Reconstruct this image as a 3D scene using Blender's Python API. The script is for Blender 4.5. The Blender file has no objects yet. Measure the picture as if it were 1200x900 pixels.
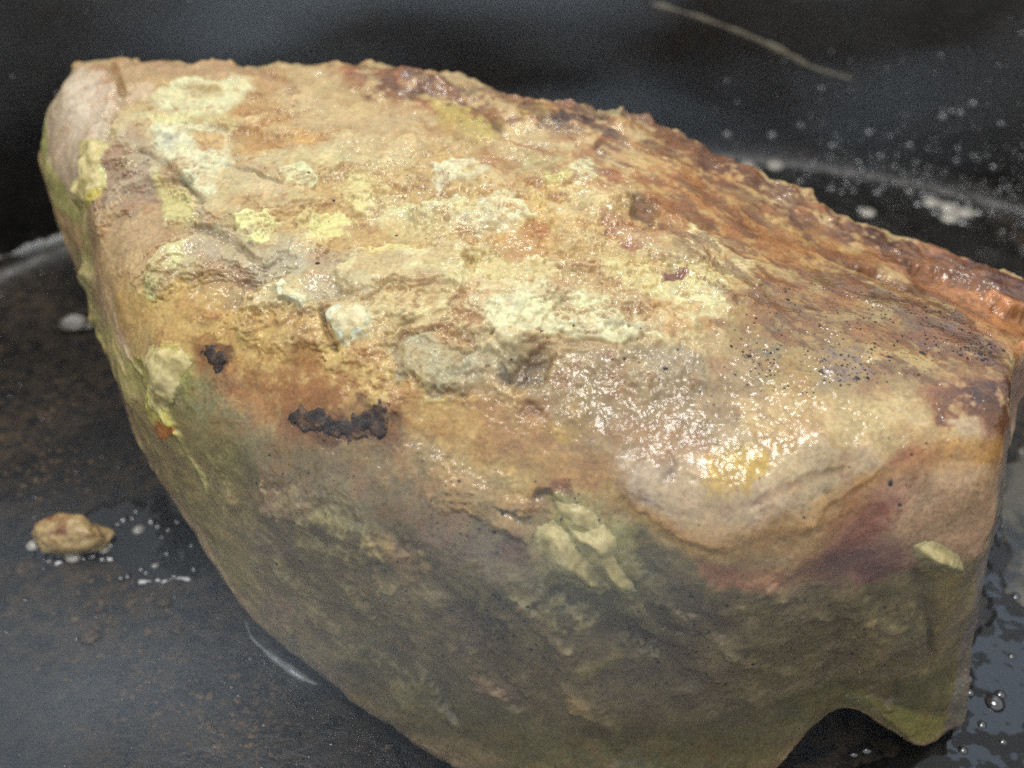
import bpy, math, random
import numpy as np
from mathutils import Vector

U = 0.008                      # one design unit in metres (the roast is about 24 units = 19 cm long)
sc = bpy.context.scene
# ------------------------------------------------------------------ camera
cam = bpy.data.objects.new('camera', bpy.data.cameras.new('camera'))
sc.collection.objects.link(cam)
cam.location = (0, -20.5 * U, 24.1 * U)
cam.rotation_euler = (math.radians(47), 0, 0)
cam.data.sensor_width = 36; cam.data.lens = 42
cam.data.clip_start = 0.005; cam.data.clip_end = 20
cam.data.dof.use_dof = True
cam.data.dof.focus_distance = 24.5 * U
cam.data.dof.aperture_fstop = 13
sc.camera = cam
# ------------------------------------------------------------------ world and lamps
w = bpy.data.worlds.new('World'); sc.world = w; w.use_nodes = True
w.node_tree.nodes['Background'].inputs[0].default_value = (0.90, 0.94, 1.0, 1)
w.node_tree.nodes['Background'].inputs[1].default_value = 0.72

def lamp(name, loc, aim, size, energy, color, sy=None):
    d = bpy.data.lights.new(name, 'AREA'); d.energy = energy; d.color = color
    d.shape = 'RECTANGLE' if sy else 'DISK'; d.size = size * U
    if sy: d.size_y = sy * U
    o = bpy.data.objects.new(name, d); sc.collection.objects.link(o)
    o.location = Vector(loc) * U
    o.rotation_euler = (Vector(aim) - Vector(loc)).to_track_quat('-Z', 'Y').to_euler()
    return o
lamp('hood_lamp', (8, 1, 60), (1, 0, 6), 17, .84, (1.0, 0.965, 0.91))
lamp('kitchen_lamp', (-27, 5, 58), (-3, 0, 6), 15, .50, (1.0, 0.98, 0.95))
lamp('sheen_lamp', (9, 46, 54), (2, 0, 6), 10, .36, (1.0, 0.98, 0.94))  # added lamp, set at the mirror angle to give the flat top sheen and glints
lamp('window_light', (31, 26, 46), (9, -3, 2), 13, .03, (0.55, 0.74, 1.0), 8)
vs_ = sc.view_settings
vs_.view_transform = 'Standard'; vs_.look = 'None'; vs_.exposure = 0; vs_.gamma = 1
sc.cycles.use_denoising = False          # the photograph is grainy too
sc.cycles.volume_step_rate = 6; sc.cycles.volume_bounces = 0
sc.cycles.max_bounces = 5
sc.cycles.use_adaptive_sampling = True; sc.cycles.adaptive_threshold = .02
sc.cycles.transparent_max_bounces = 8
sc.cycles.caustics_reflective = False; sc.cycles.caustics_refractive = False

# ------------------------------------------------------------------ helpers
rng = np.random.default_rng(5)
random.seed(5)
def _hash(i, j, k, seed):
    h = (i.astype(np.uint32) * np.uint32(374761393) + j.astype(np.uint32) * np.uint32(668265263)
         + k.astype(np.uint32) * np.uint32(2147483647) + np.uint32((seed * 1274126177) & 0xffffffff))
    h = (h ^ (h >> np.uint32(13))) * np.uint32(1274126177)
    h = h ^ (h >> np.uint32(16))
    return (h & np.uint32(0xffff)).astype(np.float32) / np.float32(32767.5) - np.float32(1)
def vnoise(p, seed=0):
    p = p.astype(np.float32) + np.float32(1000)
    fl = np.floor(p); f = p - fl; i = fl.astype(np.int64)
    f = f * f * f * (f * (f * 6 - 15) + 10)
    x, y, z = i[..., 0], i[..., 1], i[..., 2]; fx, fy, fz = f[..., 0], f[..., 1], f[..., 2]
    def lx(dy, dz):
        a = _hash(x, y + dy, z + dz, seed); b = _hash(x + 1, y + dy, z + dz, seed); return a + (b - a) * fx
    a = lx(0, 0); a = a + (lx(1, 0) - a) * fy
    b = lx(0, 1); b = b + (lx(1, 1) - b) * fy
    return a + (b - a) * fz
def fbm(p, octv=3, seed=0, gain=.5):
    s = 0; a = 1; t = 0
    for o in range(octv):
        s = s + a * vnoise(p * (2.03 ** o) + 7.1 * o, seed + 31 * o); t += a; a *= gain
    return s / t
def sstep(a, b, x):
    t = np.clip((x - a) / (b - a), 0, 1); return t * t * (3 - 2 * t)
def lin(rgb):
    c = np.array(rgb, float) / 255
    return np.where(c <= .04045, c / 12.92, ((c + .055) / 1.055) ** 2.4)

def mesh_obj(name, verts, quads, mat, parent=None, col=None, wet=None, tris=None, smooth=True):
    me = bpy.data.meshes.new(name)
    verts = np.asarray(verts, np.float32) * np.float32(U)
    nq = 0 if quads is None else len(quads); nt = 0 if tris is None else len(tris)
    me.vertices.add(len(verts)); me.vertices.foreach_set('co', verts.ravel())
    loops = []
    if nq: loops.append(np.asarray(quads, np.int32).ravel())
    if nt: loops.append(np.asarray(tris, np.int32).ravel())
    loops = np.concatenate(loops)
    me.loops.add(len(loops)); me.loops.foreach_set('vertex_index', loops)
    me.polygons.add(nq + nt)
    st = np.concatenate([np.arange(nq) * 4, nq * 4 + np.arange(nt) * 3]).astype(np.int32)
    me.polygons.foreach_set('loop_start', st)
    me.polygons.foreach_set('use_smooth', np.full(nq + nt, smooth))
    me.update(calc_edges=True)
    if col is not None:
        a = me.attributes.new('Col', 'FLOAT_COLOR', 'POINT')
        c = np.ones((len(verts), 4), np.float32); c[:, :3] = col
        a.data.foreach_set('color', c.ravel())
    if wet is not None:
        a = me.attributes.new('Wet', 'FLOAT', 'POINT'); a.data.foreach_set('value', np.asarray(wet, np.float32).ravel())
    me.validate()
    me.materials.append(mat)
    o = bpy.data.objects.new(name, me); sc.collection.objects.link(o)
    if parent: o.parent = parent
    return o
def tag(o, label=None, cat=None, group=None, kind=None):
    if label: o['label'] = label
    if cat: o['category'] = cat
    if group: o['group'] = group
    if kind: o['kind'] = kind
    return o
def empty(name, loc=(0, 0, 0)):
    o = bpy.data.objects.new(name, None); sc.collection.objects.link(o); o.location = Vector(loc) * U
    o.empty_display_size = .01
    return o

class NT:
    def __init__(s, name):
        s.m = bpy.data.materials.new(name); s.m.use_nodes = True; s.t = s.m.node_tree
        s.b = s.t.nodes['Principled BSDF']; s.out = s.t.nodes['Material Output']
    def n(s, kind, **kw):
        nd = s.t.nodes.new(kind)
        for k, v in kw.items():
            if isinstance(k, str) and hasattr(nd, k) and k not in ('inputs',): setattr(nd, k, v)
        return nd
    def l(s, a, b): s.t.links.new(a, b)
    def coord(s, scale=(1, 1, 1)):
        tc = s.n('ShaderNodeTexCoord'); mp = s.n('ShaderNodeMapping'); s.l(tc.outputs['Object'], mp.inputs['Vector'])
        mp.inputs['Scale'].default_value = tuple(k / U for k in scale)
        return mp.outputs[0]
    def noise(s, vec, scale, detail=3, rough=.55, dist=0):
        nd = s.n('ShaderNodeTexNoise'); s.l(vec, nd.inputs['Vector'])
        nd.inputs['Scale'].default_value = scale; nd.inputs['Detail'].default_value = detail
        nd.inputs['Roughness'].default_value = rough; nd.inputs['Distortion'].default_value = dist
        return nd.outputs['Fac']
    def ramp(s, fac, a, b, va=0., vb=1.):
        nd = s.n('ShaderNodeMapRange'); nd.interpolation_type = 'SMOOTHSTEP'; s.l(fac, nd.inputs['Value'])
        nd.inputs['From Min'].default_value = a; nd.inputs['From Max'].default_value = b
        nd.inputs['To Min'].default_value = va; nd.inputs['To Max'].default_value = vb
        return nd.outputs[0]
    def math(s, op, a, b=None):
        nd = s.n('ShaderNodeMath'); nd.operation = op
        for k, x in enumerate((a, b)):
            if x is None: continue
            if isinstance(x, (int, float)): nd.inputs[k].default_value = x
            else: s.l(x, nd.inputs[k])
        return nd.outputs[0]
    def mix(s, fac, a, b, blend='MIX'):
        nd = s.n('ShaderNodeMix'); nd.data_type = 'RGBA'; nd.blend_type = blend
        if isinstance(fac, (int, float)): nd.inputs[0].default_value = fac
        else: s.l(fac, nd.inputs[0])
        for k, x in ((6, a), (7, b)):
            if isinstance(x, tuple): nd.inputs[k].default_value = (*x[:3], 1)
            else: s.l(x, nd.inputs[k])
        return nd.outputs[2]
    def bump(s, h, strength, dist, normal=None):
        nd = s.n('ShaderNodeBump'); s.l(h, nd.inputs['Height'])
        if isinstance(strength, (int, float)): nd.inputs['Strength'].default_value = strength
        else: s.l(strength, nd.inputs['Strength'])
        nd.inputs['Distance'].default_value = dist * U
        if normal is not None: s.l(normal, nd.inputs['Normal'])
        return nd.outputs[0]
    def attr(s, name, fac=False):
        nd = s.n('ShaderNodeAttribute'); nd.attribute_name = name
        return nd.outputs['Fac' if fac else 'Color']

# ------------------------------------------------------------------ materials
def meat_material():
    k = NT('seared_meat'); c = k.coord()
    col = k.attr('Col'); wet = k.attr('Wet', True)
    n1 = k.noise(c, 12, 2, .6)
    col = k.mix(1.0, col, k.mix(k.ramp(n1, .3, .7), (.86, .84, .80), (1.10, 1.09, 1.06)), 'MULTIPLY')
    k.l(col, k.b.inputs['Base Color'])
    k.b.inputs['Roughness'].default_value = .5; k.b.inputs['Specular IOR Level'].default_value = .3
    k.b.inputs['Subsurface Weight'].default_value = .35
    k.b.inputs['Subsurface Radius'].default_value = (1.0, .5, .3)
    k.b.inputs['Subsurface Scale'].default_value = .0026
    k.l(k.math('MULTIPLY', wet, .8), k.b.inputs['Coat Weight']); k.b.inputs['Coat Roughness'].default_value = .09
    k.b.inputs['Coat IOR'].default_value = 1.7
    g = k.noise(c, 5.5, 2.5, .55)
    k.l(k.bump(g, 1.0, .032), k.b.inputs['Coat Normal'])
    return k.m
def crust_material(name, c1, c2, rough, scale=5, coat=0., sss=.1, thr=(.35, .65), bs=.6):
    k = NT(name); c = k.coord()
    n = k.noise(c, scale, 4, .6); n2 = k.noise(c, scale * 4, 3, .6)
    col = k.mix(k.ramp(n, *thr), tuple(lin(c1)), tuple(lin(c2)))
    col = k.mix(1.0, col, k.mix(k.ramp(n2, .3, .7), (.86, .84, .80), (1.08, 1.07, 1.04)), 'MULTIPLY')
    k.l(col, k.b.inputs['Base Color']); k.b.inputs['Roughness'].default_value = rough
    k.b.inputs['Coat Weight'].default_value = coat; k.b.inputs['Coat Roughness'].default_value = .12
    k.b.inputs['Subsurface Weight'].default_value = sss
    k.b.inputs['Subsurface Radius'].default_value = (1, .7, .3); k.b.inputs['Subsurface Scale'].default_value = .002
    k.l(k.bump(n2, bs, .03, k.bump(n, bs, .07)), k.b.inputs['Normal'])
    return k.m
def pan_material():
    k = NT('blackened_iron'); c = k.coord()
    n1 = k.noise(c, .18, 4, .6, .6); n2 = k.noise(c, .9, 5, .65, .4); n3 = k.noise(c, 6, 4, .6); n4 = k.noise(c, 2.4, 5, .7, .3)
    col = k.mix(k.ramp(n1, .3, .7), (.005, .005, .006), (.014, .014, .014))
    geo = k.n('ShaderNodeSeparateXYZ'); tc = k.n('ShaderNodeTexCoord'); k.l(tc.outputs['Object'], geo.inputs[0])
    floor = k.ramp(geo.outputs['Z'], .2 * U, 1.6 * U, 1., .12)       # cooked-on residue collects on the floor of the pan
    brown = k.math('MULTIPLY', k.math('MULTIPLY', k.ramp(n4, .38, .62), k.ramp(n1, .35, .6, .4, 1.)), floor)
    col = k.mix(k.math('MULTIPLY', brown, .75), col, (.085, .060, .034))
    spots = k.math('MULTIPLY', k.math('MULTIPLY', k.ramp(n2, .64, .70), k.ramp(n3, .42, .58)), floor)
    col = k.mix(k.math('MULTIPLY', spots, .6), col, (.12, .08, .045))
    k.l(col, k.b.inputs['Base Color'])
    k.l(k.math('ADD', k.ramp(n2, .3, .7, .14, .42), k.math('MULTIPLY', brown, .15)), k.b.inputs['Roughness'])
    k.l(k.bump(n3, .35, .05, k.bump(n2, .4, .12)), k.b.inputs['Normal'])
    k.b.inputs['Specular IOR Level'].default_value = .4
    return k.m
def simple(name, rgb, rough, coat=0, trans=0, ior=1.47, bumps=None, lin_=False):
    k = NT(name); c = k.coord(); col = rgb if lin_ else tuple(lin(rgb))
    n = k.noise(c, 3 if not bumps else bumps[0], 3, .6)
    k.l(k.mix(k.ramp(n, .3, .7), tuple(x * .75 for x in col), tuple(min(1, x * 1.15) for x in col)), k.b.inputs['Base Color'])
    k.b.inputs['Roughness'].default_value = rough; k.b.inputs['IOR'].default_value = ior
    k.b.inputs['Coat Weight'].default_value = coat; k.b.inputs['Transmission Weight'].default_value = trans
    if bumps: k.l(k.bump(n, bumps[1], bumps[2]), k.b.inputs['Normal'])
    return k.m
M_meat = meat_material()
M_pan = pan_material()
M_paste = crust_material('mustard_paste', (190, 174, 116), (216, 202, 146), .5, 1.5, .2, .25, (.35, .65), .25)
M_char = crust_material('charred_crust', (50, 41, 38), (120, 88, 62), .7, 3.5, .1, 0, (.45, .75))
M_pale = crust_material('pale_crust', (206, 190, 140), (232, 224, 186), .6, 2, .08, .2, (.35, .65), .3)
M_pepper = simple('pepper', (50, 44, 42), .6)
M_crumb = crust_material('browned_crumb', (146, 90, 44), (216, 186, 126), .42, 1.6, .4, .2, (.30, .52))
M_resid = crust_material('burnt_residue', (62, 50, 38), (112, 92, 68), .7, 3, .1, 0)
M_oil = simple('dark_oil', (.012, .011, .009), .05, 0, 0, 1.5, (.6, .2, .25), True)
M_bubble = simple('oil_bubble', (.02, .019, .016), .06, 1, 0, 2.1, None, True)
M_foam = simple('oil_foam', (196, 190, 176), .15, .8, 0, 1.5)
M_streak = simple('bare_metal_streak', (128, 120, 100), .5, 0, 0, 1.5, (4, .5, .1))

# ------------------------------------------------------------------ the pan
PC = (3.0, -4.0); PA, PB = 26.0, 22.0
def pan_profile():
    pts = [(r, 0.) for r in np.linspace(0, .965, 40)]
    R = 1.1                                      # fillet between floor and wall
    for a in np.linspace(0, math.radians(74), 14)[1:]:
        pts.append((.965 + R * math.sin(a) / 24., R * (1 - math.cos(a))))
    r0, z0 = pts[-1]
    for h in np.linspace(0, 1, 26)[1:]:
        pts.append((r0 + h * 10.2 / math.tan(math.radians(74)) / 24., z0 + h * 10.2))
    r0, z0 = pts[-1]
    for a in np.linspace(0, math.pi, 9)[1:]:      # rolled rim
        pts.append((r0 + .35 * (1 - math.cos(a)) / 24., z0 + .35 * math.sin(a)))
    r1 = pts[-1][0]
    for h in np.linspace(1, 0, 8)[1:]:
        pts.append((1.03 + (r1 - 1.03) * h, -.5 + (z0 + .5) * h))
    pts.append((0.0, -.5))
    return np.array(pts)
PROF = pan_profile()
def pan_point(phi, k):
    r = np.interp(k, np.arange(len(PROF)), PROF[:, 0]); z = np.interp(k, np.arange(len(PROF)), PROF[:, 1])
    return np.stack([PC[0] + PA * r * np.cos(phi), PC[1] + PB * r * np.sin(phi), z + 0 * phi], -1)
pan = empty('roasting_pan', (PC[0], PC[1], -.5))
tag(pan, 'large blackened oval roasting pan with greasy floor, under the roast', 'pan')
def build_pan():
    n = 288; ph = np.linspace(0, 2 * math.pi, n, endpoint=False); kk = np.arange(len(PROF))
    g = pan_point(ph[:, None], kk[None, :])
    g = g - np.array([PC[0], PC[1], -.5])
    m = len(kk); i = np.arange(n)[:, None]; j = np.arange(m - 1)[None, :]
    q = np.stack([i * m + j, ((i + 1) % n) * m + j, ((i + 1) % n) * m + j + 1, i * m + j + 1], -1).reshape(-1, 4)
    return mesh_obj('pan_body', g.reshape(-1, 3), q, M_pan, pan)
build_pan()

# ------------------------------------------------------------------ the roast: cross-sections lofted from end to end
NET = np.array(
[[(-12.179,7.405,5.852),(-12.191,7.413,5.876),(-12.223,7.465,5.912),(-12.218,7.458,5.938),(-12.212,7.461,5.954),(-12.208,7.467,5.962),(-12.204,7.476,5.966),(-12.206,7.496,5.962),(-12.219,7.487,5.92),(-12.199,7.467,5.868),(-12.187,7.435,5.848)],
[(-11.325,5.834,4.093),(-11.655,6.054,4.753),(-12.539,7.473,5.743),(-12.398,7.29,6.458),(-12.234,7.388,6.898),(-12.12,7.538,7.118),(-12.023,7.785,7.228),(-12.064,8.342,7.118),(-12.425,8.089,5.963),(-11.875,7.539,4.533),(-11.545,6.659,3.983)],
[(-10.6,4.5,2.6),(-11.2,4.9,3.8),(-12.807,7.481,5.6),(-12.552,7.147,6.9),(-12.254,7.326,7.7),(-12.045,7.598,8.1),(-11.87,8.047,8.3),(-11.943,9.06,8.1),(-12.6,8.6,6),(-11.6,7.6,3.4),(-11,6,2.4)],
[(-9.4,2.6,0.9),(-9.507,0.813,2.6),(-10.535,2.957,5.3),(-10.562,3.79,7.3),(-10.439,4.478,8.2),(-10.602,5.799,8.6),(-11.015,7.728,8.6),(-11.436,9.349,8.2),(-12.2,10.2,5),(-10.8,9,1),(-9.6,5.5,0.3)],
[(-6.582,-2.496,0.1),(-7.372,-2.202,2.6),(-8.003,-1.865,5.7),(-8.445,-0.357,7.6),(-8.433,1.231,8.5),(-8.545,3.719,8.8),(-8.884,6.709,8.8),(-9.37,9.162,8.3),(-10,11.2,5),(-9,10,0.4),(-7.6,4,0)],
[(-4.608,-4.287,0),(-5.016,-4.518,3.1),(-5.386,-4.277,6.4),(-5.966,-2.402,7.7),(-6.042,-0.733,8.6),(-6.019,1.997,9),(-6.189,5.901,8.9),(-6.444,8.692,8.5),(-6.7,11.3,5),(-6.2,10.2,0.3),(-5.4,2.6,0)],
[(-1.912,-6.374,0),(-2.403,-6.096,3),(-2.781,-5.778,6.3),(-3.098,-4.156,7.8),(-3.14,-2.368,8.7),(-3.119,0.724,9.2),(-3.065,5.149,9.1),(-3.036,8.412,8.6),(-3.2,10.8,5),(-3,9.8,0.2),(-2.6,1.5,0)],
[(0.736,-7.744,0),(0.086,-7.286,2.8),(-0.32,-6.725,6),(-0.506,-5.511,7.7),(-0.52,-3.747,8.7),(-0.498,-0.349,9.2),(-0.202,4.147,9),(0.089,7.376,8.4),(0.2,9.2,5),(0.2,8.6,0.1),(0.2,0.8,0)],
[(3.376,-8.036,0),(2.701,-7.471,2.3),(2.069,-7.093,5.3),(1.751,-6.145,7.4),(1.714,-4.576,8.6),(1.938,-1.37,9.1),(2.693,3.327,8.7),(3.446,6.774,8),(3.8,7.6,4.6),(3.6,7,0.1),(3.3,0.3,0)],
[(5.312,-7.199,0.1),(4.81,-6.976,2.3),(4.258,-7.091,4.6),(3.827,-7.05,7.1),(3.769,-5.694,8.4),(4.098,-2.355,8.8),(5.129,2.148,8.2),(5.993,4.99,7.5),(6.6,5.6,4.2),(6.2,5.2,0.1),(5.8,-0.5,0)],
[(7.186,-6.124,1.2),(6.974,-6.153,2.3),(6.246,-6.681,5),(5.89,-6.377,7),(5.942,-5.047,8.4),(6.371,-2.264,8.5),(7.336,1.355,7.7),(8.207,3.746,6.9),(8.9,4.2,3.8),(8.4,3.8,0.1),(8,-0.8,0.4)],
[(8.998,-6.449,0.2),(8.698,-6.087,2.2),(7.981,-6.345,5.5),(7.544,-5.802,7.6),(7.701,-4.554,8.4),(8.259,-2.295,8.3),(9.378,0.925,7.3),(10.276,3.232,6.5),(11,3,3.6),(10.4,2.6,0.1),(10,-1,0.2)],
[(9.702,-6.181,0.25),(9.579,-5.659,2.2),(9.102,-5.831,5.1),(9.002,-5.302,7.4),(9.17,-4.222,8.3),(9.582,-2.571,8.2),(10.818,0.072,7.2),(11.968,2.267,6.3),(12.6,2.4,3.4),(11.8,1.8,0.1),(11,-1.6,0.2)],
[(10.023,-6.032,0.5),(10.009,-5.44,2.2),(9.953,-4.847,4.4),(9.74,-4.394,6.9),(9.699,-3.722,8),(10.179,-2.468,7.9),(11.706,-0.102,6.9),(13.139,1.92,6),(12.9,2.4,3.4),(11.6,1.2,0.3),(10.7,-1.4,0.3)],
[(9.959,-5.519,1),(10.097,-4.996,2.2),(9.998,-4.574,4.2),(9.866,-4.044,6.4),(9.809,-3.495,7.5),(10.39,-2.224,7.3),(12.184,0.125,6.2),(13.812,2.241,5.2),(12.6,2,3.2),(11.2,1,0.8),(10.3,-1.2,0.8)],
[(10.197,-4.064,2.229),(10.28,-3.75,2.949),(10.22,-3.497,4.149),(10.141,-3.179,5.469),(10.107,-2.849,6.129),(10.456,-2.087,6.009),(11.532,-0.677,5.349),(12.509,0.593,4.749),(11.781,0.448,3.549),(10.941,-0.152,2.109),(10.401,-1.472,2.109)],
[(10.759,-1.953,4.011),(10.762,-1.943,4.035),(10.76,-1.934,4.075),(10.757,-1.924,4.119),(10.756,-1.913,4.141),(10.768,-1.887,4.137),(10.804,-1.841,4.115),(10.836,-1.798,4.095),(10.812,-1.803,4.055),(10.784,-1.823,4.007),(10.766,-1.867,4.007)]], float)
def crom(P, ts, periodic):
    """Catmull-Rom through the rows of P at the parameters ts"""
    n = len(P)
    i = np.floor(ts).astype(int); f = ts - i
    if not periodic:
        i = np.clip(i, 0, n - 2); f = ts - i
    def g(k):
        return P[k % n] if periodic else P[np.clip(k, 0, n - 1)]
    sh = (-1,) + (1,) * (P.ndim - 1)
    f = f.reshape(sh)
    a, b, c, d = g(i - 1), g(i), g(i + 1), g(i + 2)
    return b + 0.5 * f * (c - a + f * (2 * a - 5 * b + 4 * c - d + f * (3 * (b - c) + d - a)))
def base_surface(net, us, vs):
    q = crom(net, us, False)
    q = crom(np.swapaxes(q, 0, 1), vs, True)
    return np.swapaxes(q, 0, 1)
def arc_tables(net):
    us = np.linspace(0, len(net) - 1, 16 * (len(net) - 1) + 1); vs = np.linspace(0, 11, 16 * 11 + 1)
    q = base_surface(net, us, vs)
    du = np.linalg.norm(np.diff(q, axis=0), axis=2)[:, 16 * 2:16 * 7].mean(1)
    dv = np.linalg.norm(np.diff(q, axis=1), axis=2)[16 * 3:16 * 12].mean(0)
    return us, np.concatenate([[0], np.cumsum(du)]), vs, np.concatenate([[0], np.cumsum(dv)])

def samples(counts):
    out = []
    for k, c in enumerate(counts): out.append(k + np.arange(c) / c)
    return np.concatenate(out)
US = np.append(samples([int(c * 1.3) for c in (14, 30, 84, 104, 92, 94, 88, 82, 76, 70, 60, 46, 34, 26, 12, 5)]), 16.0)
VS = samples([int(c * 1.3) for c in (74, 82, 88, 70, 100, 110, 84, 26, 14, 10, 14)])
ui_, lu_, vi_, lv_ = arc_tables(NET)
SS = np.interp(US, ui_, lu_); TT = np.interp(VS, vi_, lv_)
G = base_surface(NET, US, VS)
def normals(g):
    du = np.gradient(g, axis=0)
    dv = (np.roll(g, -1, 1) - np.roll(g, 1, 1))
    nn = np.cross(dv, du); nn /= np.linalg.norm(nn, axis=2, keepdims=True) + 1e-9
    return nn
N0 = normals(G)
if N0[400, 400, 2] < 0: N0 = -N0
# smooth the normals a little so that displacement does not pinch in the folds
f1 = fbm(G * .33, 3, 1); f2 = fbm(G * .85, 3, 2); f3 = fbm(G * 2.1, 3, 3); f4 = fbm(G * 5.2, 3, 4); f5 = fbm(G * 11., 2, 5); f6 = vnoise(G * 19., 6)
ridged = 1 - np.abs(fbm(G * np.array([1.0, 1.6, 1.4]), 4, 9))
m0 = (fbm(G * .9, 3, 21) + 1) / 2; m1 = (fbm(G * 2.0, 4, 22) * 1.25 + 1) / 2; m2 = (fbm(G * 6.5, 3, 23) * 1.3 + 1) / 2
MF = (m0, .55 * m1 + .45 * m2, m2)
WS = fbm(G * 1.7, 4, 31, .6) + .16 * f5; WT = fbm(G * 1.7, 4, 32, .6) + .16 * fbm(G * 9., 2, 33)
QS = .5 + 2.1 * sstep(.38, .68, (fbm(G * 1.1, 3, 34) + 1) / 2)
top = sstep(.25, .7, N0[..., 2])
rougharea = sstep(.35, .65, m0)
edge = np.exp(-((TT[None, :] - np.interp(7.0, vi_, lv_)) / 1.0) ** 2) + 0 * G[..., 0]
grain = .05 * f3 + (.006 + .024 * rougharea) * f4 + (.003 + .010 * rougharea) * f5 + top * .10 * (ridged - .75)
disp = .14 * f1 + .11 * f2
col = np.empty(G.shape, np.float32); col[:] = lin((196, 164, 114))
wet = (.32 + .50 * sstep(.40, .60, m0)).astype(np.float32)
def sdf_poly(s, t, P, closed=True):
    d = np.full(s.shape, 1e9, np.float32); inside = np.zeros(s.shape, bool); n = len(P)
    for a in range(n if closed else n - 1):
        ax, ay = P[a]; bx, by = P[(a + 1) % n]
        ex, ey = bx - ax, by - ay; L2 = ex * ex + ey * ey + 1e-9
        h = np.clip(((s - ax) * ex + (t - ay) * ey) / L2, 0, 1)
        d = np.minimum(d, (s - ax - ex * h) ** 2 + (t - ay - ey * h) ** 2)
        if closed:
            c = ((ay <= t) != (by <= t))
            if by != ay: inside ^= c & (s < ax + (t - ay) / (by - ay) * ex)
    d = np.sqrt(d)
    return np.where(inside, -d, d) if closed else d
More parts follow.
